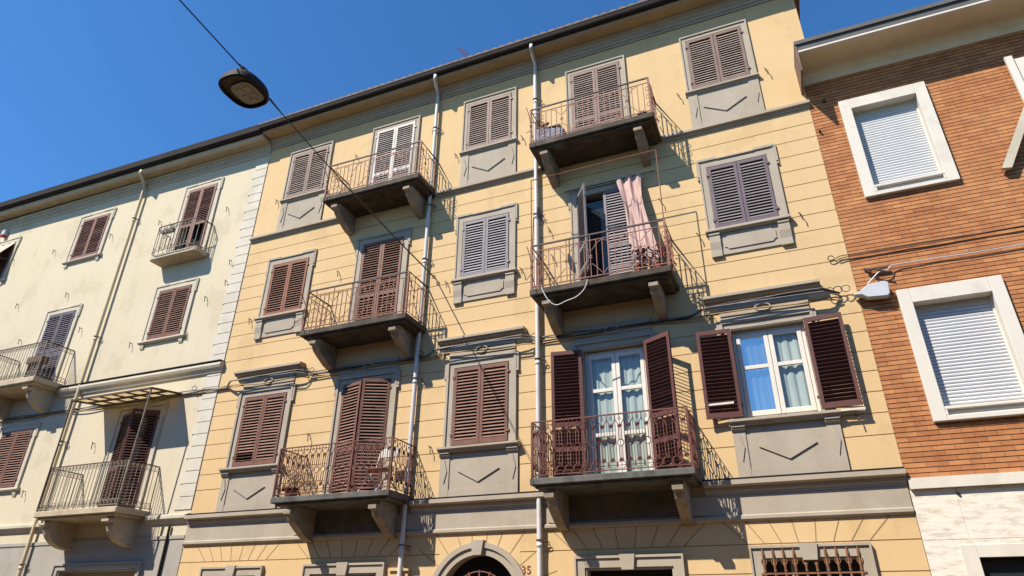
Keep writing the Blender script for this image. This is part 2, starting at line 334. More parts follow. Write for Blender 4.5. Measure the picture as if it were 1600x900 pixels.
def window(bld, cx, z0, z1, hw, row, mats, door=False, shut=True, ang=(0, 0), rails=(), dark=(), label=None, slabel=None, trim='trim', apron=True, tilt=None, simple=False, zb=None, hood=False):
    if tilt is None: tilt = {'T': 57, 'M': 57, 'L': 49}[row] if not simple else (53 if z1 > 12 else 50 if z1 > 9 else 46)
    b = MB(); x0, x1 = cx-hw, cx+hw
    # reveal + surround
    for a0, a1 in ((x0-.012, x0+.004), (x1-.004, x1+.012)): b.box(a0, a1, -.02, .26, z0, z1)
    b.box(x0+.004, x1-.004, -.02, .26, z1-.004, z1+.012)
    zz = z0 if not door else zb
    if simple:
        wd = .14; b.box(x0-wd, x0-.013, -.03, .01, zz, z1+wd); b.box(x1+.013, x1+wd, -.03, .01, zz, z1+wd); b.box(x0-.013, x1+.013, -.03, .01, z1+.013, z1+wd)
        for s in (-1, 1):                                    # outer bead and ears
            xo = cx+s*(hw+wd); b.box(*sorted((xo, xo+s*.03)), -.05, .01, zz, z1+wd+.03)
            xe = cx+s*(hw+wd+.03); b.box(*sorted((xe, xe+s*.035)), -.04, .01, z1-.22, z1+wd+.03)
            b.box(*sorted((cx+s*(hw+wd), cx+s*.30)), -.052, .01, z1+wd-.002, z1+wd+.055)
        b.box(cx-.30, cx+.30, -.045, .01, z1+wd-.002, z1+wd+.03)
    elif row == 'T':
        wd = .10; b.box(x0-wd, x0-.013, -.03, .01, zz, z1+wd); b.box(x1+.013, x1+wd, -.03, .01, zz, z1+wd); b.box(x0-.013, x1+.013, -.03, .01, z1+.013, z1+wd)
        for s in (-1, 1):
            xo = cx+s*(hw+wd); b.box(*sorted((xo, xo+s*.035)), -.055, .01, zz, z1+wd+.04)
        b.box(x0-wd, x1+wd, -.056, .01, z1+wd, z1+wd+.04)
    elif row == 'M':
        wd = .13; b.box(x0-wd, x0-.013, -.03, .01, zz, z1+wd); b.box(x1+.013, x1+wd, -.03, .01, zz, z1+wd); b.box(x0-.013, x1+.013, -.03, .01, z1+.013, z1+wd)
        for s in (-1, 1):
            xo = cx+s*(hw+wd); b.box(*sorted((xo, xo+s*.03)), -.05, .01, zz, z1+wd)
            b.box(*sorted((xo+s*.03, xo+s*.07)), -.045, .01, z1-.20, z1+.215)
            b.box(*sorted((xo+s*.032, xo+s*.075)), -.05, .01, z1-.27, z1-.235)
            b.box(*sorted((xo+s*.03, cx+s*.36)), -.06, .01, z1+.16, z1+.215)
            b.box(*sorted((xo+s*.03, cx+s*.36)), -.035, .01, z1+wd, z1+.16)
        b.box(cx-.36, cx+.36, -.035, .01, z1+wd, z1+.12+.03); b.box(cx-.358, cx+.358, -.06, .01, z1+.12+.03, z1+.12+.06)
    elif row == 'L':
        wd = .12; b.box(x0-wd, x0-.013, -.03, .01, zz, z1+wd); b.box(x1+.013, x1+wd, -.03, .01, zz, z1+wd); b.box(x0-.013, x1+.013, -.03, .01, z1+.013, z1+wd)
        for s in (-1, 1):
            xo = cx+s*(hw+wd); b.box(*sorted((xo, xo+s*.05)), -.06, .01, zz, z1+wd+.06)
            b.box(*sorted((xo+s*.05, xo+s*.10)), -.05, .01, z1-.16, z1+wd+.06)
            b.box(*sorted((xo+s*.052, xo+s*.105)), -.06, .01, z1-.22, z1-.17)
        b.box(x0-wd-.02, x1+wd+.02, -.064, .01, z1+wd, z1+wd+.06)
        b.box(x0-wd-.02, x1+wd+.02, -.025, .01, z1+wd+.06, z1+.5)       # frieze
        b.box(x0-wd-.01, x1+wd+.01, -.045, .01, z1+.27, z1+.30); b.box(x0-wd-.01, x1+wd+.01, -.045, .01, z1+.40, z1+.43)
        b.prox([(0, z1+.67), (.19, z1+.655), (.20, z1+.65), (.20, z1+.60), (.15, z1+.595), (.145, z1+.56), (.06, z1+.555), (.05, z1+.50), (0, z1+.49)], cx-hw-.38, cx+hw+.38) if hood else None
        b.tube([(cx+.13*math.cos(t*.5236), -.045, z1+.35+.075*math.sin(t*.5236)) for t in range(12)], .018, 5, True)
    w = b.build('window' if not door else 'balcony_door', trim, bld, label=label)
    pn = MB().box(x0+.001, x1-.001, .245, .258, z0, z1-.001)
    if shut is not None: pn.build('pane', 'dark', w)
    # sill / apron
    if not door:
        if row == 'T' or row == 'L':
            e = .17 if row == 'T' else .25; d = .07 if row == 'T' else .13
            sb = MB().prox([(-.02, z0-.03), (d+.03, z0-.03), (d+.03, z0-.07), (d, z0-.075), (d-.03, z0-.10), (d-.035, z0-.125), (-.0, z0-.125)], cx-hw-e, cx+hw+e)
            sb.box(x0, x1, -.05, .2, z0-.03, z0-.001)
            sb.build('sill', trim, w)
            ap = MB(); ha = hw+(.13 if row == 'T' else .21); zt = z0-.125; pw = .2
            ap.box(cx-ha, cx+ha, -.02, .01, zb, zt)
            ap.box(cx-ha+.0, cx-ha+pw, -.04, .0, zb, zt); ap.box(cx+ha-pw, cx+ha, -.04, .0, zb, zt)
            ap.box(cx-ha+pw, cx+ha-pw, -.033, .0, zb, zb+.14)
            zc = (zb+.12+zt)/2; hh = (zt-zb)*.27
            ap.plate([(cx-.44, zc), (cx, zc-hh), (cx+.44, zc), (cx, zc+hh)], -.045, 0)
            for s in (-1, 1):
                xm = cx+s*(ha-pw/2); ap.plate([(xm-.06, zc), (xm, zc-hh), (xm+.06, zc), (xm, zc+hh)], -.058, 0)
                if row == 'L': ap.prox([(0, zt), (.11, zt), (.11, zt-.025), (.085, zt-.03), (.085, zt-.06), (.055, zt-.09), (0, zt-.09)], xm-pw/2-.01, xm+pw/2+.01)
            ap.build('apron', trim, w)
        elif row == 'M' and not simple:
            MB().prox([(-.2, z0-.001), (.1, z0-.005), (.13, z0-.03), (.13, z0-.07), (.09, z0-.08), (.07, z0-.1), (0, z0-.1)], cx-hw-.2, cx+hw+.2).build('sill', trim, w)
            ap = MB(); ha = hw+.15; zt = z0-.10; zl = z0-.60
            ap.box(cx-ha+.02, cx+ha-.02, -.03, .01, zl+.03, zt)
            for s in (-1, 1):
                xa, xb = sorted((cx+s*ha, cx+s*(ha-.2)))
                ap.prox([(0, zt), (.10, zt), (.10, zt-.04), (.08, zt-.05), (.085, zt-.2), (.06, zt-.36), (.065, zl+.03), (.065, zl), (0, zl)], xa, xb)
            q = .10; xl, xr = cx-ha+.26, cx+ha-.26; zt2 = zt-.09; zl2 = zl+.13
            ap.plate([(xl, zl2+.05), (xl+.03, zl2+.05), (xl+.07, zl2), (xr-.07, zl2), (xr-.03, zl2+.05), (xr, zl2+.05), (xr, zt2-.05), (xr-.03, zt2-.05), (xr-.07, zt2), (xl+.07, zt2), (xl+.03, zt2-.05), (xl, zt2-.05)], -.05, 0)
            ap.build('apron', trim, w)
        else:                                   # cream building sills with little feet
            MB().prox([(-.2, z0-.001), (.07, z0-.005), (.10, z0-.03), (.10, z0-.06), (.06, z0-.09), (0, z0-.09)], cx-hw-.24, cx+hw+.24).build('sill', trim, w)
            ft = MB()
            for s in (-1, 1):
                xa, xb = sorted((cx+s*(hw+.16), cx+s*(hw+.04))); ft.prox([(0, z0-.09), (.05, z0-.09), (.045, z0-.18), (.02, z0-.24), (0, z0-.24)], xa, xb)
            ft.build('sill_corbel', trim, w)
    if shut:
        for i, s in enumerate((1, -1)):
            shutter(w, cx-s*(hw-.008), s, -.006 if ang[i] < 100 else -.125, z0+.012, z1-.008, hw-.010, ang[i], mats, rails=rails, tilt=tilt,
                    dark_rows=dark[i] if dark else (), label=slabel[i] if slabel else None)
    return w

# ================================================================= balconies
def path_pts(plan, t):                          # point at distance t along plan polyline + tangent
    for a, b in zip(plan, plan[1:]):
        l = math.hypot(b[0]-a[0], b[1]-a[1])
        if t <= l+1e-6: return (a[0]+(b[0]-a[0])*t/l, a[1]+(b[1]-a[1])*t/l), ((b[0]-a[0])/l, (b[1]-a[1])/l)
        t -= l
    return plan[-1], ((b[0]-a[0])/l, (b[1]-a[1])/l)

def railing(parent, x0, x1, d, z0, z1, style, mats):
    """mats = bars, handrail"""
    b = MB(); i = .035; F = -d+i
    plan = [(x0+i, -.01), (x0+i, F), (x1-i, F), (x1-i, -.01)]
    h = z1-z0; P = lambda p, z: (p[0], p[1], z)
    segs = list(zip(plan, plan[1:]))
    if style == 'bow':
        n = 24; c = []
        for k in range(n+1):
            t = k/n*math.pi; xx = (x0+x1)/2-(x1-x0)/2*.97*max(-1, min(1, 1.18*math.cos(t))); yy = -.05-(d-.06)*min(1, 1.35*math.sin(t)) if 0 < k < n else -.01
            c.append((xx, yy))
        plan = c; segs = list(zip(plan, plan[1:]))
    rl = lambda z, r, n=4: b.tube([P(p, z) for p in plan], r, n)
    if style == 'plain':
        b.mi = 1; rl(z1, .022); b.mi = 0; rl(z1-.13, .011); rl(z0+.06, .014)
        for p in (plan[1], plan[2]): b.box(p[0]-.02, p[0]+.02, p[1]-.02, p[1]+.02, z0, z1)
        for a, c in segs:
            L = math.hypot(c[0]-a[0], c[1]-a[1]); n = max(2, round(L/.125/2)*2); pt = lambda t, z: (a[0]+(c[0]-a[0])*t/n, a[1]+(c[1]-a[1])*t/n, z)
            for k in range(1, n): b.tube([pt(k, z0+.06), pt(k, z1-.02 if k % 4 == 2 else z1-.13)], .0105, 4)
            for k in range(0, n-1, 4):
                m_ = min(k+2, n)
                if L > 1.5 and (k < 2 or k > n-6): # scroll clusters at the ends of the front
                    for q in (.30, .52, .74):
                        for s in (-1, 1): b.tube([pt(m_+s*(.12+.5*math.sin(R(a_))), z0+h*q+.06*math.cos(R(a_))-.05) for a_ in range(0, 200, 28)], .007, 3)
                else:
                    for s in (-1, 1):
                        b.tube([pt(m_+s*2, z1-.15), pt(m_+s*1.2, z1-.20), pt(m_+s*.2, z1-.36)], .008, 4)
                        b.tube([pt(m_+s*.2, z0+.34), pt(m_+s*1.0, z0+.24), pt(m_+s*1.9, z0+.10)], .008, 4)
                    b.tube([pt(m_-.25, z0+h*.47), pt(m_+.25, z0+h*.53)], .012, 4)
                    b.tube([pt(m_+.25, z0+h*.47), pt(m_-.25, z0+h*.53)], .012, 4)
    elif style == 'ornate':
        b.mi = 1; rl(z1, .016); b.mi = 0; rl(z0+.05, .012); rl(z0+.12, .006, 3)
        for p in (plan[1], plan[2]): b.box(p[0]-.018, p[0]+.018, p[1]-.018, p[1]+.018, z0, z1)
        for a, c in segs:
            L = math.hypot(c[0]-a[0], c[1]-a[1]); n = max(3, round(L/.152)); U = L/n; pt = lambda t, z: (a[0]+(c[0]-a[0])*t/L, a[1]+(c[1]-a[1])*t/L, z0+h*z)
            for k in range(n):
                m_ = (k+.5)*U; g = U*.17
                for s in (-1, 1):
                    b.tube([pt(m_+s*g, .20), pt(m_+s*g, .44)], .0085, 4); b.tube([pt(m_+s*g, .56), pt(m_+s*g, .78)], .0085, 4)
                    b.tube([pt(m_+s*(U*.02+U*.34*math.sin(R(a_))), .50-.06*math.cos(R(a_))*1.0) for a_ in range(0, 250, 30)], .0085, 3)
                    b.tube([pt(m_+s*g, .78), pt(m_+s*U*.25, .84), pt(m_+s*U*.48, .90), pt(m_+s*U*.5, .985)], .008, 3)   # top arches
                    b.tube([pt(m_+s*g, .20), pt(m_+s*U*.42, .17), pt(m_+s*U*.44, .10), pt(m_+s*U*.12, .07)], .0075, 3)   # bottom rings
                b.tube([pt(m_-U*.5, .06), pt(m_-U*.5, .98)], .0055, 3)
                for zc in (.21, .79):          # rosettes
                    for a_ in range(0, 180, 45):
                        rr = U*.27; b.tube([pt(m_-rr*math.cos(R(a_)), zc-rr*math.sin(R(a_))/h), pt(m_+rr*math.cos(R(a_)), zc+rr*math.sin(R(a_))/h)], .010, 3)
                b.tube([pt(m_+U*.16*math.cos(R(a_)), .92+U*.16*math.sin(R(a_))/h) for a_ in range(0, 360, 60)], .006, 3, True)
                b.tube([pt(m_, .92), pt(m_, .98)], .006, 3)
    elif style in ('rings', 'bow'):
        b.mi = 1; rl(z1, .016); b.mi = 0; rl(z0+.05, .012)
        if style == 'rings': rl(z1-.12, .008); rl(z0+.17, .008)
        T = sum(math.hypot(c[0]-a[0], c[1]-a[1]) for a, c in segs); n = round(T/.115)
        for k in range(n+1):
            p, tg = path_pts(plan, T*k/n); b.tube([P(p, z0+.05), P(p, z1)], .0085 if style == 'rings' else .0095, 4)
            if k < n:
                p, tg = path_pts(plan, T*(k+.5)/n)
                for zc in ((z0+.11, z1-.06) if style == 'rings' else ((z0+.13, z1-.09) if k % 2 else ())):
                    r0 = .038; b.tube([(p[0]+tg[0]*r0*math.cos(R(a_)), p[1]+tg[1]*r0*math.cos(R(a_)), zc+r0*math.sin(R(a_))) for a_ in range(0, 360, 60)], .007, 3, True)
        if style == 'rings':
            for p in (plan[1], plan[2]): b.box(p[0]-.015, p[0]+.015, p[1]-.015, p[1]+.015, z0, z1)
    return b.build('railing', mats, parent)

def bracket(parent, cx, w, zt, d, h, m_, style='scroll'):
    if style == 'scroll':
        pr = [(0, 0), (d*.84, 0), (d*.84, -.075), (d, -.085), (d, -.155), (d*.86, -.17)]
        for u, q in ((.80, .22), (.72, .34), (.60, .50), (.46, .66), (.34, .80), (.22, .90), (.12, .96)): pr.append((d*u, -.17-(h-.17)*q))
        pr += [(.03, -h+.01), (0, -h)]
    else:
        pr = [(0, 0), (d*.84, 0), (d*.84, -.06), (d, -.07), (d, -.12), (d*.88, -.14)]
        for k in range(9):
            t = R(90*k/8); pr.append((d*.84*math.cos(t)*.98+.0, -.13-(h-.13)*math.sin(t)))
        pr += [(0, -h-.001)]
    return MB().prox([(a, zt+c) for a, c in pr], cx-w/2, cx+w/2).build('bracket', m_, parent)

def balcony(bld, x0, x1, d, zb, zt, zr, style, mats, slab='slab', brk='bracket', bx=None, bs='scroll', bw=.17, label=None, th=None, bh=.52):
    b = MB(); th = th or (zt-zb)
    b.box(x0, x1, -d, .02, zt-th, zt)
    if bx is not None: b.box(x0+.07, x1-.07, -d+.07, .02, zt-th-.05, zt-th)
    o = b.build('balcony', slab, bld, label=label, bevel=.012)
    railing(o, x0, x1, d, zt, zr, style, mats)
    for c in (bx or ()): bracket(o, c, bw, zt-th-.05, d-.05, bh, brk, bs)
    return o

def moulding(bld, name, mt, prof, x0, x1, dz=0.): return MB().prox(prof, x0, x1, dz).build(name, mt, bld)

def downpipe(bld, x, y, z0, z1, zt, yt, xt, m_, cl):
    o = MB().tube([(xt, yt, zt), (xt, yt-.005, zt-.12), (x, y-.02, z1+.04), (x, y, z1-.12), (x, y, z1-.2), (x, y, 9), (x, y, 4), (x, y, z0+.03), (x, y, z0)], .047, 12).build('downpipe', m_, bld, smooth=True)
    c = MB()
    for z in cl:
        c = MB(); c.tube([(x+.056*math.cos(R(a)), y+.056*math.sin(R(a)), z) for a in range(0, 360, 30)], .013, 5, True)
        c.tube([(x+.05, y, z), (x+.12, y+.02, z-.02), (x+.13, -.0, z-.02)], .010, 5)
        c.tube([(x+.13+.035*math.cos(R(a)), y+.03, z-.06+.035*math.sin(R(a))) for a in range(0, 360, 45)], .008, 4, True)
        c.build('pipe_clamp', 'iron', o)
        s = MB().tube([(x, y, z-.12), (x, y, z-.05)], .052, 12).build('pipe_socket', m_, o, smooth=True)
    return o

def stay(bld, x, z, k=1):                      # shutter hook
    b = MB(); b.tube([(x-.035*k, .0, z+.09), (x-.035*k, -.05, z+.09), (x-.01*k, -.085, z+.02), (x+.0*k, -.08, z-.08)], .010, 4)
    b.tube([(x-.06*k, -.07, z+.11), (x-.03*k, -.07, z+.07)], .012, 4)
    b.build('shutter_stay', 'iron', bld)

# ================================================================= yellow building
Y = empty('apartment_building', (-5.5, 0, 0), 'yellow stuccoed apartment house with grey stone trim, between the cream and brick houses', 'apartment building')
XL, XR = -12.6, 1.58
T0, T1, M0, M1, L0, L1 = 12.13, 13.63, 8.53, 10.02, 4.80, 6.42
op = []
for i, c in enumerate(CX):
    dr = i in (1, 3)
    op += [(c-.6, c+.6, 11.13 if dr else T0, T1), (c-.575, c+.575, 7.5 if dr else M0, M1), (c-.61, c+.61, 3.9 if dr else L0, L1 if not (i == 1) else 6.40)]
op += [(-11.72, -10.42, 0.9, 2.52), (-9.06, -7.52, .14, 2.52), (-3.44, -1.97, .14, 2.52), (-.62, .74, 1.0, 2.60)]
gz = [10.555-.345*k for k in range(10)]+[6.76-.345*k for k in range(8)]+[2.82, 2.40, 1.98, 1.56, 1.14]
gz = [z for z in gz if not (3.1 < z < 4.0)]
gw = .016
xs = [XL, XR]+[v for o_ in op for v in o_[:2]]+[-4.62, -6.22]; zs = [0, 3.2, 14.5]+[v for o_ in op for v in o_[2:]]+[z for g in gz for z in (g, g+gw)]+[2.85]
ARX, ARZ, ARO, ARI = -5.42, 2.03, .98, .77
def yf(x, z):
    for a, b_, c, d_ in op:
        if a < x < b_ and c < z < d_: return None
    if -6.22 < x < -4.62 and z < 2.85: return None
    for g in gz:
        if g < z < g+gw: return -.014
    return 0
wall = relief(xs, zs, yf)
wall.box(XL+.005, XR-.005, .31, 9.5, 0, 14.5)
wall.box(XR, 1.82, .004, 9.5, 12.25, 14.49)
wall.build('wall', 'yellow', Y)
# roof, verge, gutter, cornice
b = MB(); n = int((1.98+12.72)/.22*8); a0 = []; a1 = []
for k in range(n+1):
    x = -12.72+k*.22/8; w_ = abs(math.sin(k/8*math.pi))*.055
    a0.append((x, -.64, 14.645+w_)); a1.append((x, 5.0, 16.45+w_))
b.add(a0+a1, [(k, k+1, n+2+k, n+1+k) for k in range(n)])
b.add(a0+[(p[0], p[1], 14.64) for p in a0], [(k, k+1, n+2+k, n+1+k) for k in range(n)])
b.add([(-12.72, -.64, 14.655), (1.98, -.64, 14.655), (1.98, 5, 16.42), (-12.72, 5, 16.42), (-12.72, 9.6, 14.6), (1.98, 9.6, 14.6)], [(0, 1, 2, 3), (3, 2, 5, 4)])
b.box(1.825, 2.0, -.52, 9.5, 14.38, 14.58)
b.build('roof', 'tile', Y)
b = MB()
pr = [(.50+.062*math.cos(R(a))+.055, 14.555+.085*math.sin(R(a))) for a in range(180, 361, 20)]
b.prox([(.49, 14.635)]+[(.555+.068*math.cos(R(a)), 14.57+.10*math.sin(R(a))) for a in range(180, 361, 20)]+[(.63, 14.635)], -12.62, 1.84)
b.build('gutter', 'darkmetal', Y)
moulding(Y, 'gutter_lip', 'greymetal', [(.612, 14.62), (.64, 14.62), (.64, 14.64), (.612, 14.64)], -12.62, 1.84)
moulding(Y, 'eave_board', 'trim', [(.40, 14.42), (.485, 14.43), (.49, 14.50), (.47, 14.51), (.47, 14.57), (.40, 14.57)], XL, 1.82)
moulding(Y, 'soffit', 'soffit', [(.0, 14.44), (.40, 14.44), (.40, 14.56), (0, 14.56)], XL, 1.82)
moulding(Y, 'cornice', 'trim', [(0, 14.44), (.16, 14.44), (.155, 14.39), (.10, 14.36), (.095, 14.30), (.06, 14.27), (.055, 14.20), (.03, 14.19), (.03, 14.13), (0, 14.13)], XL, 1.81)
# string course at third floor, belt at first floor
for xa, xb in ((XL, -9.62), (-6.86, -4.11), (-1.35, XR+.02)):
    moulding(Y, 'string_course', 'trim', [(0, 11.09), (.085, 11.07), (.10, 11.06), (.10, 11.0), (.085, 10.99), (.035, 10.985), (.03, 10.93), (0, 10.93)], xa, xb)
    moulding(Y, 'belt_top_strip', 'darkmetal', [(0, 3.834), (.172, 3.803), (.172, 3.818), (0, 3.85)], xa, xb-.02)  # thin dark strip along the top of the belt
    moulding(Y, 'belt_cornice', 'trim', [(0, 3.83), (.155, 3.80), (.165, 3.79), (.165, 3.72), (.145, 3.71), (.06, 3.70), (.055, 3.64), (.03, 3.62), (.03, 3.575), (0, 3.575)], xa, xb+(.0 if xb < 1 else -.02))
moulding(Y, 'belt_fascia', 'trim', [(0, 3.57), (.022, 3.57), (.022, 3.27), (.035, 3.265), (.06, 3.245), (.06, 3.20), (.03, 3.17), (0, 3.17)], XL, XR-.01)
for c in (CX[1], CX[3]):
    for s in (-1, 1): MB().box(c+s*1.22-.14, c+s*1.22+.14, -.05, 0, 3.28, 3.57).build('fascia_block', 'trim', Y)
b = MB()                                        # thin fan joints over the ground-floor openings
def joint(x, z, x2, z2, w_=.007): 
    nx_, nz_ = (z2-z), -(x2-x); l = math.hypot(nx_, nz_); nx_, nz_ = nx_/l*w_, nz_/l*w_
    b.plate([(x-nx_, z-nz_), (x+nx_, z+nz_), (x2+nx_, z2+nz_), (x2-nx_, z2-nz_)], -.004, .002)
for c, hw_ in ((-11.07, .82), (CX[1], .95), (CX[3], .95), (.06, .86)):
    for k in range(-3, 5):
        t = (k-.5)/3.5; joint(c+t*hw_, 2.84, c+t*hw_*1.38, 3.168)
for a in (18, 36, 52, 68, 82, 98, 112, 128, 144, 162):
    c_, s_ = math.cos(R(a)), math.sin(R(a)); l = min((3.165-ARZ)/max(s_, .01), 1.55)
    if l > ARO+.05: joint(ARX+c_*(ARO+.0), ARZ+s_*ARO, ARX+c_*l, ARZ+s_*l)
b.build('voussoir_lines', 'joint', Y, kind='stuff')

for c in (CX[1], CX[3]): MB().box(c-1.0, c+.98, -.026, -.0, 3.285, 3.70).build('shaded_stained_fascia', 'shade_stain', Y)  # dark panels: balcony shade painted into the colour, along with stain
# entrance arch
b = MB()
po = arc(ARX, ARZ, ARO, 0, 180, 32); pi_ = arc(ARX, ARZ, ARO-.09, 0, 180, 32); pj = arc(ARX, ARZ, ARI, 0, 180, 32)
def ring(pa, pb, y, yb=.002):
    n = len(pa); v = [(x, y, z) for x, z in pa]+[(x, y, z) for x, z in pb]+[(x, yb, z) for x, z in pa]+[(x, .25, z) for x, z in pb]
    b.add(v, [(k, k+1, n+k+1, n+k) for k in range(n-1)]+[(k, k+1, 2*n+k+1, 2*n+k) for k in range(n-1)]+[(n+k, n+k+1, 3*n+k+1, 3*n+k) for k in range(n-1)])
ring(po, pi_, -.07); ring(pi_, pj, -.035)
for s in (-1, 1):
    xa, xb = sorted((ARX+s*ARO, ARX+s*(ARO-.09))); b.box(xa, xb, -.07, .002, .14, ARZ)
    xa, xb = sorted((ARX+s*(ARO-.09), ARX+s*ARI)); b.box(xa, xb, -.035, .25, .14, ARZ)
b.plate([(ARX-.085, ARZ+ARI-.01), (ARX+.085, ARZ+ARI-.01), (ARX+.125, ARZ+ARO+.03), (ARX-.125, ARZ+ARO+.03)], -.11, -.0)
door = b.build('entrance_arch', 'trim', Y)
b = MB()
b.add([(ARX, .22, ARZ)]+[(x, .22, z) for x, z in arc(ARX, ARZ, ARI+.02, 0, 180, 24)], [(0, k, k+1) for k in range(1, 25)])
b.box(ARX-ARI, ARX+ARI, .20, .22, .14, ARZ); b.build('pane', 'dark', door)
b = MB()
for k in range(9):
    a = R(10+160*k/8); b.tube([(ARX, .05, ARZ-.1), (ARX+.62*math.cos(a), .04, ARZ-.1+.62*math.sin(a))], [.01, .016], 4)
b.tube([(x, .045, z-.1) for x, z in arc(ARX, ARZ, .6, 10, 170, 16)], .012, 4); b.tube([(x, .045, z-.1) for x, z in arc(ARX, ARZ, .28, 10, 170, 12)], .012, 4)
b.box(ARX-ARI, ARX+ARI, .03, .08, 1.8, 1.9)
b.build('fanlight_grille', 'rail', door)
for s_ in (-1, 1):                              # plaster corners between the round arch and the square hole in the wall
    pp = [(ARX+s_*.88*math.cos(R(a)), ARZ+.88*math.sin(R(a))) for a in (24.6, 32, 40, 48, 56, 62, 68.7)]
    MB().plate([(ARX+s_*.80, ARZ+.36)]+pp+[(ARX+s_*.30, ARZ+.82), (ARX+s_*.80, ARZ+.82)], -.001, .2).build('arch_spandrel', 'yellow', door)

def ground_opening(bld, x0, x1, zb, zt, fill, key=True, fr='trim', label=None, name='shop_window', wd=.14):
    b = MB()
    b.box(x0-wd, x0, -.05, .012, zb, zt+wd+.02); b.box(x1, x1+wd, -.05, .012, zb, zt+wd+.02); b.box(x0, x1, -.05, .012, zt+.02, zt+wd+.02)
    b.box(x0-wd-.03, x0-wd, -.08, .0, zb, zt+wd+.06); b.box(x1+wd, x1+wd+.03, -.08, 0, zb, zt+wd+.06); b.box(x0-wd, x1+wd, -.08, .0, zt+wd+.022, zt+wd+.06)
    b.box(x0-.001, x0+.03, -.02, .26, zb, zt); b.box(x1-.03, x1+.001, -.02, .26, zb, zt); b.box(x0+.03, x1-.03, -.02, .26, zt-.012, zt+.02)
    c = (x0+x1)/2
    if key: b.plate([(c-.10, zt-.02), (c+.10, zt-.02), (c+.13, zt+wd+.075), (c-.13, zt+wd+.075)], -.10, 0)
    w = b.build(name, fr, bld, label=label)
    MB().box(x0+.03, x1-.03, .20, .22, zb, zt).build('pane', fill, w)
    return w
gw1 = ground_opening(Y, -11.72, -10.42, .9, 2.52, 'glass')
b = MB(); b.box(-11.69, -11.12, .10, .13, 1.0, 2.46); b.box(-11.02, -10.45, .10, .13, 1.0, 2.46); b.box(-11.12, -11.02, .08, .16, .9, 2.52); b.build('shutter', 'greybase', gw1)
ground_opening(Y, -9.06, -7.52, .14, 2.52, 'dark'); ground_opening(Y, -3.44, -1.97, .14, 2.52, 'dark')
gw = ground_opening(Y, -.62, .74, 1.0, 2.60, 'glass', label='barred ground-floor window with spear-headed rusty grille')
b = MB()
for k in range(10):
    x = -.60+1.32*k/9; b.tube([(x, -.06, 1.0), (x, -.06, 2.42), (x, -.06, 2.52), (x, -.06, 2.60), (x, -.06, 2.66), (x, -.065, 2.82)], [.012, .012, .022, .012, .024, .002], 6)
    for z in (2.36, 2.44): b.tube([(x, -.06, z-.015), (x, -.06, z+.015)], .02, 6)
    for s in (-1, 1): b.tube([(x, -.06, 2.50), (x+s*.035, -.06, 2.55), (x+s*.03, -.06, 2.60)], .009, 4)
for z in (2.40, 1.7, 1.1): b.box(-.66, .78, -.066, -.052, z-.012, z+.012)
b.build('window_grille', 'rustbar', gw)
b = MB()
for x in (-.2, .28): b.box(x-.03, x+.03, .12, .17, 1.0, 2.6)
for z in (1.6, 2.2): b.box(-.58, .7, .12, .17, z-.03, z+.03)
b.build('casement', 'greybase', gw)
b = MB().box(-7.22, -6.84, -.05, .0, 2.40, 2.56); b.box(-7.25, -6.81, -.09, -.0, 2.56, 2.60); b.build('cable_niche', 'yellow', Y, label='small yellow-painted box moulding beside the zinc pipe')

# upper rows
P = lambda k: ['p_'+k, 's_'+k]
PM = ['p_mauve', 's_pale']; PMo = ['p_red', 's_red']
window(Y, CX[0], T0, T1, .6, 'T', PM, zb=11.09)
window(Y, CX[2], T0, T1, .6, 'T', PM, zb=11.09); window(Y, CX[4], T0, T1, .6, 'T', PM, zb=11.09)
window(Y, CX[1], 11.14, T1, .6, 'T', P('white'), door=True, zb=11.13, rails=(.95,), slabel=['weathered white shutter']*2)
window(Y, CX[3], 11.14, T1, .6, 'T', PM, door=True, zb=11.13, rails=(.95,))
window(Y, CX[0], M0, M1, .575, 'M', ['p_orange', 's_orange'], tilt=47, dark=(((0, .13, 10),), ()), slabel=['orange-brown shutter']*2)
window(Y, CX[2], M0, M1, .575, 'M', P('lilac'), slabel=['lilac-grey shutter']*2); window(Y, CX[4], M0, M1, .575, 'M', P('purple'), slabel=['purple-grey shutter']*2)
window(Y, CX[1], 7.51, M1, .575, 'M', PMo, tilt=48, door=True, zb=7.5, rails=(1.0,))
mr = window(Y, CX[3], 7.51, M1, .575, 'M', P('lilac'), door=True, zb=7.5, rails=(.55, 1.05), ang=(57, 0), slabel=['open lilac-grey shutter', 'closed lilac-grey shutter'])
MB().box(CX[3]-.55, CX[3]-.04, .12, .16, 7.6, 9.9).build('glazed_leaf', 'glass', mr)
window(Y, CX[0], L0, L1, .61, 'L', PMo, zb=3.83, hood=True, dark=(((0.04, .17, 12),), ())); window(Y, CX[2], L0, L1, .61, 'L', PMo, zb=3.83, hood=True)
window(Y, CX[1], 3.91, 6.40, .61, 'L', PMo, door=True, zb=3.9, rails=(.95,), ang=(15, 25), slabel=['shutter standing half open', 'shutter standing ajar'])
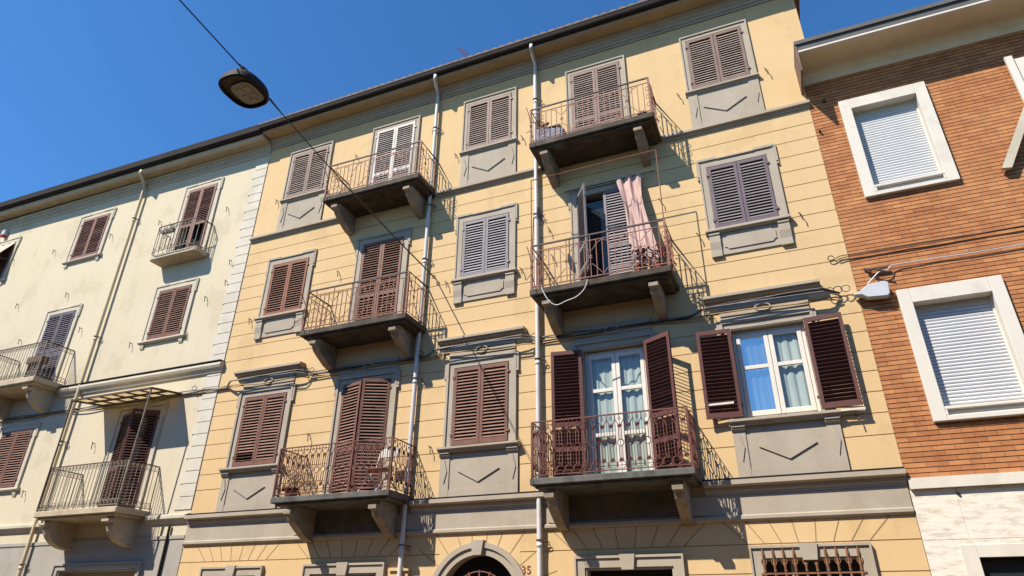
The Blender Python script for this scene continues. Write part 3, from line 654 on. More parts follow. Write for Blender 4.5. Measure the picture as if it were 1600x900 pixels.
# L door with white french window
def casement(w, x0, x1, z0, z1, transoms, y=.10, curtain=True, gl='clear', mirror_left=False, fw=.05):
    c = (x0+x1)/2; fr = MB()
    fr.box(x0, x0+fw, y, y+.06, z0, z1); fr.box(x1-fw, x1, y, y+.06, z0, z1); fr.box(x0+fw, x1-fw, y+.001, y+.06, z1-fw, z1); fr.box(x0+fw, x1-fw, y+.001, y+.06, z0, z0+.04)
    fr.build('window_frame', 'white', w)
    for s, (a, e) in enumerate(((x0+fw+.004, c-.003), (c+.003, x1-fw-.004))):
        lf = MB(); yy = y-.014
        lf.box(a, a+.075, yy, yy+.05, z0+.045, z1-fw-.004); lf.box(e-.075, e, yy, yy+.05, z0+.045, z1-fw-.004)
        cuts = [(z0+.045, z0+.045+.09)]+[(t-.035, t+.035) for t in transoms]+[(z1-fw-.004-.09, z1-fw-.004)]
        for q0, q1 in cuts: lf.box(a+.075, e-.075, yy+.003, yy+.047, q0, q1)
        l = lf.build('casement_leaf', 'white', w, bevel=.006)
        g = MB(); g.add([(a+.07, yy+.022, z0+.1), (e-.07, yy+.022, z0+.1), (e-.07, yy+.022, z1-fw-.05), (a+.07, yy+.022, z1-fw-.05)], [(0, 1, 2, 3)])
        ob = g.build('pane', 'mirror' if (mirror_left and s == 0) else gl, w)
        if curtain:
            cb = MB(); n = 40; xa, xb = (a+.03, e-.03) if not (mirror_left and s == 0) else (a+.12, e-.05)
            v = []
            for k in range(n+1):
                t = k/n; x = xa+(xb-xa)*t; v.append((x, y+.095+.018*math.sin(t*19+s*2)+.008*math.sin(t*43), z0+.02)); v.append((x+.01*math.sin(t*30), y+.08+.010*math.sin(t*21+s), z1-.06))
            cb.add(v, [(2*k, 2*k+2, 2*k+3, 2*k+1) for k in range(n)]); cb.build('curtain', 'curtain', w, smooth=True)
w = window(Y, CX[3], 3.91, 6.42, .61, 'L', P('open'), door=True, zb=3.9, rails=(.55, 1.0,), ang=(172, 150), slabel=['shutter folded back to the wall', 'shutter folded open'], shut=True)
casement(w, CX[3]-.6, CX[3]+.6, 3.92, 6.40, (4.78, 5.62))
b = MB(); b.box(CX[3]-.59, CX[3]+.59, .085, .098, 3.92, 4.35); 
w = window(Y, CX[4], L0, L1, .61, 'L', P('open'), zb=3.83, hood=True, ang=(176, 176), slabel=['shutter folded back to the wall']*2, tilt=48)
casement(w, CX[4]-.6, CX[4]+.6, L0+.01, L1-.01, (5.72,), mirror_left=True)
for xa in (-1.18, .76): MB().box(xa, xa+.5, -.155, -.127, 5.04 if xa < 0 else 4.735, 5.075 if xa < 0 else 4.77).build('latch_bar', 'band', w)

RT = ['rail', 'railtop']; RD = ['raildk', 'raildk']
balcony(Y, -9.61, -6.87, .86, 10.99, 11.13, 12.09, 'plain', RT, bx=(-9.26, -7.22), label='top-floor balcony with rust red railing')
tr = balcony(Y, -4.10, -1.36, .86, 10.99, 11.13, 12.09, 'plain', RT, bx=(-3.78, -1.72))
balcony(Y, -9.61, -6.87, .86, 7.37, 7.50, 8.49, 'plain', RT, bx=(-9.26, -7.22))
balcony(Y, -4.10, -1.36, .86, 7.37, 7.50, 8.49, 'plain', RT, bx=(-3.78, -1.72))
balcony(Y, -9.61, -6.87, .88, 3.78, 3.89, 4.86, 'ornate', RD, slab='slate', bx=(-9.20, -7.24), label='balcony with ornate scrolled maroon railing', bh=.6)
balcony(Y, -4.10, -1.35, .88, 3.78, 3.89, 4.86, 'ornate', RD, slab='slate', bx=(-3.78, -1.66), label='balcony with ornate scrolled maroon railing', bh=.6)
downpipe(Y, -6.98, -.10, .1, 14.25, 14.47, -.555, -6.83, 'zinc', (13.1, 10.7, 9.2, 6.3, 3.0))
downpipe(Y, -4.22, -.10, .1, 14.25, 14.47, -.555, -4.15, 'zinc', (13.1, 9.75, 6.35, 3.0))
for x, z in ((-11.92, 12.08), (-6.34, 12.03), (-4.56, 12.03), (-.85, 12.03), (.99, 12.08), (1.01, 8.43), (-.85, 8.41), (-4.57, 8.41), (-6.38, 8.43), (-3.86, 8.58), (-3.93, 9.29), (-11.98, 8.45), (-9.43, 9.31), (-7.01, 9.27), (-9.57, 5.27), (-6.51, 4.74), (-6.92, 5.23), (1.15, 4.6), (-9.4, 12.9), (-7.05, 13.0), (-1.5, 9.4)):
    stay(Y, x, z)

# ================================================================= cream building
C = empty('apartment_building', (-19, 0, 0), 'pale cream stuccoed apartment house with white quoins, left of the yellow one', 'apartment building')
KX = [-24.2, -19.62, -15.02]; hc = .62
ops = []
ops += [(KX[0]-.6, KX[0]+.6, 11.95, 13.45), (KX[1]-hc, KX[1]+hc, 11.95, 13.50), (KX[2]-.56, KX[2]+.56, 11.0, 13.45),
        (KX[1]-.58, KX[1]+.58, 7.62, 10.02), (KX[2]-.6, KX[2]+.6, 8.49, 10.0), (KX[1]-.65-.12, KX[1]+.53, 4.82, 6.40), (KX[2]-.64, KX[2]+.64, 4.0, 6.42)]
KW = KX[1]-.06
so_ = [(-16.40, -13.82, .14, 2.72), (-19.9, -18.9, .14, 2.6)]
xs = [-27, XL-.006]+[v for o_ in ops+so_ for v in o_[:2]]; zs = [0, 3.32, 14.3]+[v for o_ in ops+so_ for v in o_[2:]]
def inop(x, z): return any(a < x < b_ and c < z < d_ for a, b_, c, d_ in ops+so_)
wb = relief(xs, zs, lambda x, z: None if inop(x, z) or z < 3.32 else 0); wb.box(-27, XL-.01, .31, 9.5, 0, 14.6)
wb.build('wall', 'cream', C)
relief(xs, zs, lambda x, z: None if inop(x, z) or z > 3.32 else .012).build('plinth_wall', 'greybase', C)
def tilt_prox(name, mt, pr, x0=-27, x1=XL-.01, k=.020):   # eaves rise slightly to the far left
    dz = (x1-x0)*k; return MB().prox([(d, z+dz) for d, z in pr], x0, x1, -dz).build(name, mt, C)
tilt_prox('gutter', 'darkmetal', [(.44, 14.66), (.46, 14.50), (.50, 14.42), (.56, 14.40), (.62, 14.46), (.63, 14.66)])
tilt_prox('eave_board', 'creamtrim', [(.36, 14.29), (.44, 14.30), (.47, 14.36), (.47, 14.42), (.36, 14.42)])
tilt_prox('soffit', 'creamslab', [(0, 14.31), (.36, 14.31), (.36, 14.42), (0, 14.42)])
tilt_prox('cornice', 'creamtrim', [(0, 14.31), (.13, 14.31), (.12, 14.27), (.07, 14.24), (.065, 14.20), (.06, 14.20), (.06, 14.07), (.03, 14.06), (.025, 14.0), (0, 14.0)], k=.012)
b = MB(); pts = [(-12.68, 14.19)]
for k in range(100):
    x = -12.72-k*.141; dz = (-12.6-x)*.012; pts += [(x+.03, 14.165+dz), (x+.03, 14.10+dz), (x-.04, 14.10+dz), (x-.04, 14.165+dz)]
pts.append((x-.06, 14.19+dz)); b.plate(pts, -.085, -.058)
b.build('dentil_course', 'creamtrim', C)
b = MB(); b.add([(-27, -.55, 14.94), (XL-.02, -.55, 14.65), (XL-.02, 5, 16.2), (-27, 5, 16.5), (-27, 9.6, 14.6), (XL-.02, 9.6, 14.6)], [(0, 1, 2, 3), (3, 2, 5, 4)])
b.build('roof', 'tile', C)
b = MB(); z = 3.95; k = 0
while z < 13.75:
    x0 = -13.07 if k % 2 else -13.13; b.box(x0, XL-.015, -.022, .0, z, min(z+.277, 13.9)); z += .29; k += 1
b.build('quoins', 'quoin', C, bevel=.004)
for xa, xb in ((-18.45, XL+.01), (-27, -20.92)):
    moulding(C, 'string_course', 'creamtrim', [(0, 7.47), (.10, 7.47), (.14, 7.44), (.15, 7.38), (.12, 7.32), (.07, 7.29), (.05, 7.22), (0, 7.20)], xa, xb)
    moulding(C, 'string_flashing', 'darkmetal', [(0, 7.472), (.165, 7.472), (.165, 7.495), (0, 7.50)], xa, xb)
for xa, xb in ((-27, -16.64), (-13.88, XL+.01)):
    moulding(C, 'belt_cornice', 'creamtrim', [(0, 3.86), (.10, 3.85), (.12, 3.82), (.12, 3.76), (.07, 3.73), (.05, 3.67), (0, 3.66)], xa, xb)
moulding(C, 'belt_band', 'greybase', [(0, 3.40), (.035, 3.40), (.035, 3.33), (0, 3.30)], -27, XL-.01)
b = MB().tube([(-13.1, -.05, 3.62), (-13.1, -.05, 3.6), (-13.1, -.05, .12), (-13.1, -.05, .1)], .03, 8).build('vent_pipe', 'darkmetal', C, smooth=True)
PRo = ['p_rose', 's_rose']
window(C, KX[0], 11.95, 13.45, .6, 'M', PRo, simple=True, trim='creamtrim', label='corner window with a cloth sun awning')
window(C, KX[1], 11.95, 13.50, hc, 'M', PRo, simple=True, trim='creamtrim')
window(C, KX[2], 11.02, 13.45, .56, 'M', PRo, simple=True, trim='creamtrim', door=True, zb=11.0, rails=(1.05,), dark=(((0, .42, None),), ((0, .42, None),)))
window(C, KX[1], 7.62, 10.02, .58, 'M', P('indigo'), simple=True, trim='creamtrim', door=True, zb=7.6, rails=(.95, 1.1), slabel=['dark indigo shutter']*2)
window(C, KX[2], 8.49, 10.0, .6, 'M', PMo, simple=True, trim='creamtrim')
window(C, KW-.06, 4.82, 6.40, .65, 'M', PMo, simple=True, trim='creamtrim')
w = window(C, KX[2], 4.0, 6.42, .64, 'M', P('open'), simple=True, trim='creamtrim', door=True, zb=3.95, rails=(.95,), ang=(20, 38), slabel=['maroon shutter ajar']*2)
MB().box(KX[2]-.05, KX[2]+.10, .08, .13, 4.0, 6.3).build('casement_leaf', 'white', w)
RG_ = ['railgrey', 'iron']
o = MB()
pl = [(-15.90, 0), (-15.90, -.40), (-15.82, -.46), (-14.22, -.46), (-14.14, -.40), (-14.14, 0)]
n = len(pl); o.add([(x, y, 10.84) for x, y in pl]+[(x, y, 10.98) for x, y in pl], [tuple(range(n)), tuple(range(2*n-1, n-1, -1))]+[(i, (i+1) % n, n+(i+1) % n, n+i) for i in range(n)])
o = o.build('balcony', 'creamslab', C, label='small bowed balcony with curled iron bars', bevel=.01)
railing(o, -15.90, -14.14, .56, 10.98, 11.86, 'bow', RG_)
balcony(C, -20.92, -18.47, .86, 7.45, 7.60, 8.62, 'rings', RG_, slab='creamslab', brk='creamslab', bx=(-20.6, -18.80), bs='q', bw=.2, bh=.6, label='balcony with grey iron bars and ring border')
lb = balcony(C, -16.60, -13.90, .88, 3.83, 3.96, 4.98, 'rings', RG_, slab='creamslab', brk='creamslab', bx=(-16.30, -14.22), bs='q', bw=.22, bh=.6, label='balcony under the glazed canopy, with grey iron bars')
# canopy over that balcony
cn = MB(); x0, x1, yf_, zf, zw = -16.55, -13.78, -.90, 6.66, 6.78
for a_, b_ in (((x0, yf_, zf), (x1, yf_, zf)), ((x0, 0, zw), (x1, 0, zw)), ((x0, 0, zw), (x0, yf_, zf)), ((x1, 0, zw), (x1, yf_, zf)), ((x0, yf_/2, (zf+zw)/2), (x1, yf_/2, (zf+zw)/2))): cn.tube([a_, b_], .03, 4)
for k in range(1, 6):
    x = x0+(x1-x0)*k/6; cn.tube([(x, 0, zw), (x, yf_, zf)], .022, 4)
cn = cn.build('canopy', 'iron', C, label='flat canopy on iron frame above the lowest balcony')
MB().add([(x0, 0, zw+.03), (x1, 0, zw+.03), (x1, yf_, zf+.03), (x0, yf_, zf+.03)], [(0, 1, 2, 3)]).build('canopy_sheet', 'canopy', cn)
MB().tube([(-13.94, -.85, 3.97), (x1-.02, yf_+.02, zf)], .02, 8).build('canopy_post', 'railgrey', cn)
MB().tube([(-16.57, -.85, 3.97), (x0+.02, yf_+.02, zf)], .02, 8).build('canopy_post', 'iron', cn)
downpipe(C, -17.62, -.11, .1, 14.15, 14.42, -.52, -17.40, 'creampipe', (12.9, 8.9, 5.9, 2.9))
ground_opening(C, -16.40, -13.82, .14, 2.72, 'greybase', key=False, fr='greybase', name='shop_window', wd=.10)
ground_opening(C, -19.9, -18.9, .14, 2.6, 'dark', key=False, fr='greybase', name='shop_window', wd=.10)
for x, z in ((-18.5, 9.25), (-21.18, 9.28), (-22.03, 10.65), (-19.71, 10.62), (-13.73, 9.4), (-14.13, 8.44), (-16.15, 8.42), (-21.17, 12.47), (-18.55, 12.49), (-13.76, 12.3), (-16.46, 12.48), (-23.3, 12.6), (-16.44, 5.68), (-13.12, 9.77), (-13.14, 10.41), (-18.55, 4.6)):
    stay(C, x, z)
# cloth awning on the far-left window
aw = empty('sun_awning', (-24.2, -.3, 12.6), 'beige and white canvas awning sagging out of the far-left top window', 'awning')
b = MB(); n = 12
v = [(KX[0]-.6+1.2*k/n, -.04-.02*math.sin(k*2), 13.44) for k in range(n+1)]+[(KX[0]-.58+1.16*k/n, -.50-.03*math.sin(k*2.3), 12.55) for k in range(n+1)]+[(KX[0]-.58+1.16*k/n, -.50-.03*math.sin(k*2.3), 12.40) for k in range(n+1)]
b.add(v, [(k, k+1, n+2+k, n+1+k) for k in range(n)]+[(n+1+k, n+2+k, 2*n+3+k, 2*n+2+k) for k in range(n)]); b.build('canvas', 'canvas', aw, smooth=True)
b = MB(); b.tube([(KX[0]+.6, -.02, 12.75), (KX[0]+.58, -.5, 12.55)], .014, 5); b.tube([(KX[0]-.6, -.02, 12.75), (KX[0]-.58, -.5, 12.55)], .014, 5); b.tube([(KX[0]-.6, -.5, 12.55), (KX[0]+.6, -.5, 12.55)], .016, 5); b.build('awning_arm', 'iron', aw)
al = empty('alarm_box', (-24.42, 0, 13.9), 'small white alarm box with red lens under the eaves, far left', 'alarm')
MB().box(-24.52, -24.32, -.14, -.002, 13.85, 14.07).build('box', 'plastic', al, bevel=.02); MB().box(-24.49, -24.35, -.155, -.03, 13.80, 13.875).build('lens', 'red', al, bevel=.01)

# ================================================================= brick building
B = empty('apartment_building', (5, 0, 0), 'orange brick building with white framed roller-shutter windows and travertine base', 'apartment building')
wins = [(2.27, 3.38, 8.80, 10.62), (2.32, 3.44, 4.68, 6.44), (5.15, 6.3, 8.80, 10.62), (5.15, 6.3, 4.68, 6.44)]
gop = [(2.21, 3.6, .14, 2.56), (4.4, 6.0, .14, 2.56)]
ZB = 3.66; rows = [ZB+.077*k for k in range(int((12.0-ZB)/.077))]
xs = [XR+.003, 9]+[v for o_ in wins for v in o_[:2]]; zs = [ZB, 12.0]+[v for o_ in wins for v in o_[2:]]+[z for g in rows for z in (g, g+.011)]
def bf(x, z):
    if any(a < x < b_ and c < z < d_ for a, b_, c, d_ in wins): return None
    k = (z-ZB) % .077
    return -.016 if k < .011 else 0
wb = relief(xs, zs, bf); wb.box(XR+.01, 9, .31, 9.5, 0, 12.2); wb.build('wall', 'brick', B)
xs = [XR+.003, 9]+[v for o_ in gop for v in o_[:2]]+[2.16, 2.17, 3.9, 3.91, 6.5, 6.51]; zs = [0, ZB-.16]+[v for o_ in gop for v in o_[2:]]+[2.80, 2.806, 1.4, 1.406]
def tf(x, z):
    if any(a < x < b_ and c < z < d_ for a, b_, c, d_ in gop): return None
    if any(a < z < a+.006 for a in (2.80, 1.4)): return .02
    if z > 2.8 and any(a < x < a+.01 for a in (2.16, 3.9, 6.5)): return .02
    return .026
relief(xs, zs, tf).build('base_cladding', 'trav', B)
moulding(B, 'stone_band', 'band', [(0, ZB+.005), (.10, ZB+.0), (.10, ZB-.155), (0, ZB-.155)], XR+.012, 9)
moulding(B, 'roof', 'greymetal', [(-9.5, 12.2), (.74, 11.96), (.74, 12.05), (-9.5, 12.32)], 1.50, 9)
moulding(B, 'eave_fascia', 'greymetal', [(.64, 11.81), (.70, 11.81), (.70, 11.96), (.64, 11.965)], 1.54, 9)
moulding(B, 'eave_trim', 'white', [(.62, 11.772), (.712, 11.772), (.712, 11.808), (.62, 11.808)], 1.535, 9)
moulding(B, 'soffit', 'palesoffit', [(0, 11.50), (.03, 11.50), (.04, 11.62), (.10, 11.68), (.11, 11.74), (.16, 11.79), (.62, 11.79), (.62, 11.93), (0, 11.95)], 1.56, 9)
b = MB().box(1.50, 1.535, -.72, .2, 11.30, 11.955).build('eave_end', 'tile', B)
for i, (x0, x1, z0, z1) in enumerate(wins):
    lab = ['upper white framed window with lowered roller shutter', 'lower white framed window with lowered roller shutter', 'half-visible window with projecting shutter arm', None][i]
    x0 += .006; x1 -= .006; z1 -= .006; z0 += .004; b = MB(); e = .19; eb = .22
    xo0, xo1, zo0, zo1 = x0-e, x1+e, z0-eb, z1+e+(.05 if i != 1 else .07)
    b.box(xo0, x0, -.075, .25, zo0, zo1); b.box(x1, xo1, -.075, .25, zo0, zo1); b.box(x0, x1, -.075, .25, z1, zo1); b.box(x0, x1, -.075, .25, z0-.05, z0)
    b.box(x0, x1, -.078, .0, zo0, zo0+.08); b.box(x0, x0+.03, -.075, 0, zo0+.08, z0-.05); b.box(x1-.03, x1, -.075, 0, zo0+.08, z0-.05)
    b.box(x0+.03, x1-.03, -.015, .02, zo0+.08, z0-.05)
    w = b.build('window', 'frame', B, label=lab, bevel=.008)
    s = MB(); z = z0+.005; ph = .056
    while z < z1-.002:
        zt = min(z+ph-.006, z1); s.prox([(-.14, z), (-.125, z+.004), (-.118, (z+zt)/2), (-.125, zt-.004), (-.14, zt)], x0+.03, x1-.03); s.box(x0+.03, x1-.03, .138, .15, zt, zt+.008); z += ph
    s.build('roller_shutter', 'roller', w); [MB().box(g, g+.03, .10, .2, z0, z1).build('shutter_guide', 'frame', w) for g in (x0, x1-.03)]
    MB().box(x0, x1, .11, .13, z1-.10, z1).build('shutter_header', 'creamtrim', w)
    if i == 2:
        MB().plate([(4.16, 8.60), (4.30, 8.58), (4.93, 9.72), (4.80, 9.74)], -.13, -.05).build('shutter_arm', 'creamtrim', w)
        MB().box(4.84, 4.955, -.13, -.08, 9.1, 10.9).build('shutter_rail', 'white', w)
for i, (x0, x1, z0, z1) in enumerate(gop):
    b = MB(); b.box(x0-.20, x0, -.05, .2, z0, z1+.17); b.box(x1, x1+.2, -.05, .2, z0, z1+.17); b.box(x0, x1, -.05, .2, z1, z1+.17)
    w = b.build('shop_window', 'band', B, bevel=.006); MB().box(x0, x1, .1, .12, z0, z1).build('pane', 'glass', w)
    MB().box(x0, x0+.04, .04, .1, z0, z1).box(x1-.04, x1, .04, .1, z0, z1).box(x0+.04, x1-.04, .04, .1, z1-.04, z1).build('window_frame', 'darkmetal', w)
for x, z in ((1.86, 10.98), (1.65, 10.28), (2.18, 3.42), (3.2, 3.42)): MB().tube([(x, 0, z), (x, -.06, z)], .02, 8).build('wall_bolt', 'darkmetal', B)

# ================================================================= cables
def strands(name, label, paths, mt, r=.009, cat='cable'):
    b = MB()
    for i, p in enumerate(paths): b.mi = i % len(mt); b.tube(p, r, 5)
    return b.build(name, mt, None, label=label, cat=cat)
anch = [-27, -20.9, -17.9, -16.2, -13.1, -11.9, -10.1, -9.2, -7.3, -6.2, -4.7, -3.6, -1.9, -.8, .3, 1.2]
def run(z, y, amp, ph):
    pts = []
    for k in range(220):
        x = -27+k*28.3/219; hd = max([0]+[min(1, max(0, (1.25-abs(x-c))/.25)) for c in (CX[0], CX[2], CX[4])]) if x > -12.7 else 0; hd = max(hd, min(1, max(0, (3.4-2*abs(x+15.2))/.3))*.0)
        pts.append((x, -.045-(y*-1-.04)*hd-.012*math.sin(x*2.7+ph), z-.03+.035*hd+amp*math.sin(x*1.15+ph)+amp*.5*math.sin(x*3.1+ph*2)))
    return pts
strands('cable_bundle', 'tangled grey and black cables strung along the facades at first-floor hood height', [run(6.84, -.235, .018, 0), run(6.82, -.225, .030, 1.3), run(6.80, -.24, .012, 2.6), run(6.74, -.10, .035, 4)], ['cablegr', 'cable', 'cablegr', 'cableor'], .014)
loops = []
for cx_ in (1.15, 1.28, 1.4, -9.9, -9.75, -13.3, -4.3, -6.9):
    loops.append([(cx_+.07*math.cos(R(a)), -.11-.01*math.sin(R(a*2)), 6.85+.06*math.sin(R(a))) for a in range(0, 390, 30)])
strands('cable_loops', 'slack loops of spare cable hanging from the cable run', loops, ['cablegr', 'cable'], .008)
p1 = [(1.30+.05*math.cos(R(a)), -.05, 7.50+.045*math.sin(R(a))) for a in range(0, 330, 30)]+[(1.45, -.05, 7.51)]+[(1.5+k*.5, -.05-.012*(k % 2), 7.50+.008*math.sin(k)) for k in range(1, 14)]
p2 = [(1.40, -.05, 7.45), (1.5, -.05, 7.47)]+[(1.5+k*.5, -.045, 7.475+.01*math.cos(k*1.3)) for k in range(1, 14)]
strands('cable', 'pair of dark wires ending in a loop, crossing the upper brickwork', [p1, p2], ['iron'], .009)
p3 = [(1.75, -.10, 6.88), (1.95, -.12, 7.05), (2.1, -.10, 7.08), (2.16, -.08, 7.16), (2.3, -.06, 7.17)]+[(2.3+k*.5, -.05, 7.17+.006*math.sin(k*2)) for k in range(1, 12)]
strands('cable', 'pale cable leaving the junction box across the bricks', [p3], ['plastic'], .010)
hk = MB(); hk.box(1.78, 2.12, -.09, -.05, 7.13, 7.17); hk.tube([(1.76, -.02, 7.20), (1.9, -.13, 7.12), (2.1, -.12, 7.02)], .018, 6); hk.tube([(1.85, 0, 7.12), (1.85, -.14, 7.12)], .016, 6)
hk.build('cable_hook', 'iron', None, label='black iron cable anchor on the bricks above the junction box', cat='wall bracket')
jb = MB(); jb.plate([(1.62, 6.66), (1.70, 6.60), (1.98, 6.58), (2.03, 6.62), (2.05, 6.82), (2.0, 6.86), (1.74, 6.84), (1.60, 6.74), (1.50, 6.70), (1.50, 6.675)], -.17, -.03)
jb.build('junction_box', 'plastic', None, label='pale grey junction box where the facade cables meet the brickwork', cat='junction box', bevel=.015)
# hanging white cable under the middle balcony
kp = [(-3.84, 7.50), (-3.82, 7.43), (-3.71, 7.20), (-3.55, 7.06), (-3.35, 7.11), (-3.15, 7.16), (-3.00, 7.28), (-2.93, 7.42), (-2.92, 7.50)]; q = []
for k in range(len(kp)-1):                      # Catmull-Rom through the key points
    p0, p1_, p2_, p3_ = kp[max(k-1, 0)], kp[k], kp[k+1], kp[min(k+2, len(kp)-1)]
    for t in (0, .25, .5, .75): q.append(tuple(.5*(2*p1_[c]+(p2_[c]-p0[c])*t+(2*p0[c]-5*p1_[c]+4*p2_[c]-p3_[c])*t*t+(3*p1_[c]-p0[c]-3*p2_[c]+p3_[c])*t**3) for c in (0, 1)))
q = [(x, -.885, z) for x, z in q]
strands('cable', 'white cable looping below the balcony with the pink curtain', [q], ['canvaswhite'], .010)

# ================================================================= hanging street lamp
LX, LY, LZ = -6.44, -6.36, 8.60
lp = empty('street_lamp', (LX, LY, LZ), 'dark flat street lamp hanging from a cable against the sky', 'street lamp')
def sup(k, n, a, c, e=2.7):
    t = 2*math.pi*k/n; q_ = lambda v: math.copysign(abs(v)**(2/e), v)
    return a*q_(math.cos(t)), c*q_(math.sin(t))
b = MB(); n = 40; lv = [(.285, .325, -.05), (.30, .34, -.035), (.295, .335, .03), (.27, .31, .10), (.20, .24, .155), (.08, .10, .18)]
v = []; fs = []
for a, c, z in lv:
    for k in range(n):
        x, y = sup(k, n, a, c); v.append((LX+x, LY+y, LZ+z))
for i in range(len(lv)-1): fs += [(i*n+k, i*n+(k+1) % n, (i+1)*n+(k+1) % n, (i+1)*n+k) for k in range(n)]
fs.append(tuple(range((len(lv)-1)*n, len(lv)*n)))
k0 = len(v)
for k in range(n):
    x, y = sup(k, n, .265, .305); v.append((LX+x, LY+y, LZ-.05))
for k in range(n):
    x, y = sup(k, n, .262, .302); v.append((LX+x, LY+y, LZ-.005))
fs += [(k, (k+1) % n, k0+(k+1) % n, k0+k) for k in range(n)]+[(k0+k, k0+(k+1) % n, k0+n+(k+1) % n, k0+n+k) for k in range(n)]
b.add(v, fs); b.build('housing', 'lamp', lp, smooth=False)
b = MB(); v = [(LX+sup(k, n, .266, .306)[0], LY+sup(k, n, .266, .306)[1], LZ-.004) for k in range(n)]; b.add(v+[(p[0], p[1], p[2]+.01) for p in v], [tuple(range(n)), tuple(range(2*n-1, n-1, -1))]); b.build('tray', 'lampin', lp)
b = MB(); v = [(LX+.02+sup(k, n, .19, .21, 3.2)[0], LY+.05+sup(k, n, .19, .21, 3.2)[1], LZ-.03) for k in range(n)]; b.add(v+[(p[0], p[1], p[2]+.02) for p in v], [tuple(range(n)), tuple(range(2*n-1, n-1, -1))]+[(k, (k+1) % n, n+(k+1) % n, n+k) for k in range(n)]); b.build('lens', 'lens', lp)
for dx, dy in ((-.07, -.06), (.07, -.06), (-.07, .07), (.07, .07), (0, .165)):
    MB().box(LX+.02+dx-.05, LX+.02+dx+.05, LY+.04+dy-.045, LY+.04+dy+.045, LZ-.036, LZ-.029).build('light_module', 'led', lp)
b = MB(); b.tube([(LX+.0, LY+.02, LZ+.13), (LX+.0, LY-.06, LZ+.22), (LX+.0, LY-.12, LZ+.30)], .018, 6); b.box(LX-.03, LX+.03, LY-.15, LY-.09, LZ+.27, LZ+.33); b.build('hanger', 'lamp', lp)
strands('span_cable', 'thin dark span cable carrying the street lamp from the yellow facade', [[(-6.71, -.0, 8.68), (-6.69, -.3, 8.676), (-6.60, -2, 8.655), (-6.47, -4, 8.65), (-6.33, -5.9, 8.70), (LX, LY-.12, LZ+.31), (-6.42, -8, 9.02), (-6.3, -14, 9.9), (-6.1, -22, 11.2)]], ['cable'], .010)
strands('lamp_feed_cable', 'black feed cable tied to the span cable beside the lamp', [[(-6.705, -.02, 8.66), (-6.60, -2, 8.64), (-6.46, -4, 8.632), (-6.33, -5.7, 8.68), (LX+.2, LY+.30, LZ+.04)], [(LX+.12, LY+.1, LZ+.13), (LX+.04, LY-.08, LZ+.32), (LX, LY-.2, LZ+.33)]], ['cable'], .008)
b = MB(); b.tube([(-6.71, .0, 8.68), (-6.71, -.10, 8.68)], .014, 6); b.tube([(-6.71+.04*math.cos(R(a)), -.10, 8.68+.04*math.sin(R(a))) for a in range(0, 360, 40)], .010, 5, True)
b.build('eye_bolt', 'iron', None, label='iron eye bolt holding the span cable on the yellow wall', cat='wall bracket')

# ================================================================= things on the balconies
fr = empty('curtain_frame', (-2.73, -.82, 8.5), 'thin rust red steel frame rising above the middle right balcony', 'frame')
b = MB()
for x in (-4.065, -1.40): MB().tube([(x, -.825, 8.45), (x, -.825, 10.13)], .011, 6).build('post', 'rail', fr)
MB().tube([(-4.065, -.825, 10.13), (-1.40, -.825, 10.15)], .011, 6).build('crossbar', 'rail', fr)
MB().tube([(-3.55, -.12, 10.16), (-1.55, -.12, 10.18)], .012, 6).build('wall_rod', 'iron', fr)
# pink curtain
b = MB(); nu, nv = 44, 26; v = []
for j in range(nv+1):
    t = j/nv; z = 10.19-2.35*t
    xl = -2.40+.42*t**1.2+.05*math.sin(t*5); xr = -1.86+.30*t**2.2; yc = -.14-.42*t**1.1
    for i in range(nu+1):
        s = i/nu; x = xl+(xr-xl)*s; am = .045*(1-.2*t)
        ph = 14*s**1.2+1.6*math.sin(t*3.3+s*2)+.5*math.sin(t*9); am *= .55+.6*math.sin(s*7+t*4)**2; v.append((x+.03*math.sin(s*9+t*7)*t, yc-am*math.sin(ph)-.010*math.sin(s*37+t*8)-.012*math.sin(s*11-t*13), z+.02*math.sin(s*13)-(.16*math.sin(s*3.1+.4) if j else 0)*t+.03*t*math.sin(s*17)))
b.add(v, [(j*(nu+1)+i, j*(nu+1)+i+1, (j+1)*(nu+1)+i+1, (j+1)*(nu+1)+i) for j in range(nv) for i in range(nu)])
b.build('hanging_curtain', 'pink', None, smooth=True, label='faded pink curtain bunched beside the open balcony door', cat='curtain')

def leafy(parent, cx, cy_, z0, rad, h, n, m_='leaf', name='foliage', sz=.05):
    b = MB()
    for _ in range(n):
        a = random.uniform(0, 6.28); rr = rad*random.random()**.5; z = z0+h*random.random(); p = Vector((cx+rr*math.cos(a), cy_+rr*math.sin(a), z))
        d = Vector((random.uniform(-1, 1), random.uniform(-1, 1), random.uniform(-.3, 1))).normalized(); e = d.cross(Vector((0, 0, 1))).normalized()
        l = sz*random.uniform(.7, 1.5)
        b.add([p, p+d*l*.5+e*l*.3, p+d*l, p+d*l*.5-e*l*.3], [(0, 1, 2, 3)])
    for _ in range(6):
        a = random.uniform(0, 6.28); b.tube([(cx, cy_, z0-.03), (cx+rad*.6*math.cos(a), cy_+rad*.6*math.sin(a), z0+h*.8)], .004, 3)
    return b.build(name, m_, parent)
def pot(parent, cx, cy_, z, r=.11, h=.18, m_='pot'):
    b = MB(); b.tube([(cx, cy_, z), (cx, cy_, z+h*.85), (cx, cy_, z+h*.85), (cx, cy_, z+h)], [r*.75, r, r*1.1, r*1.1], 14); return b.build('pot', m_, parent)
fl = empty('potted_plant', (-1.62, -.62, 7.5), 'potted plant with bright red flowers in the corner of the curtained balcony', 'plant')
pot(fl, -1.60, -.60, 7.50, .12, .2); leafy(fl, -1.60, -.62, 7.70, .15, .3, 70); leafy(fl, -1.52, -.72, 7.80, .16, .30, 26, 'red', 'flower', .06)
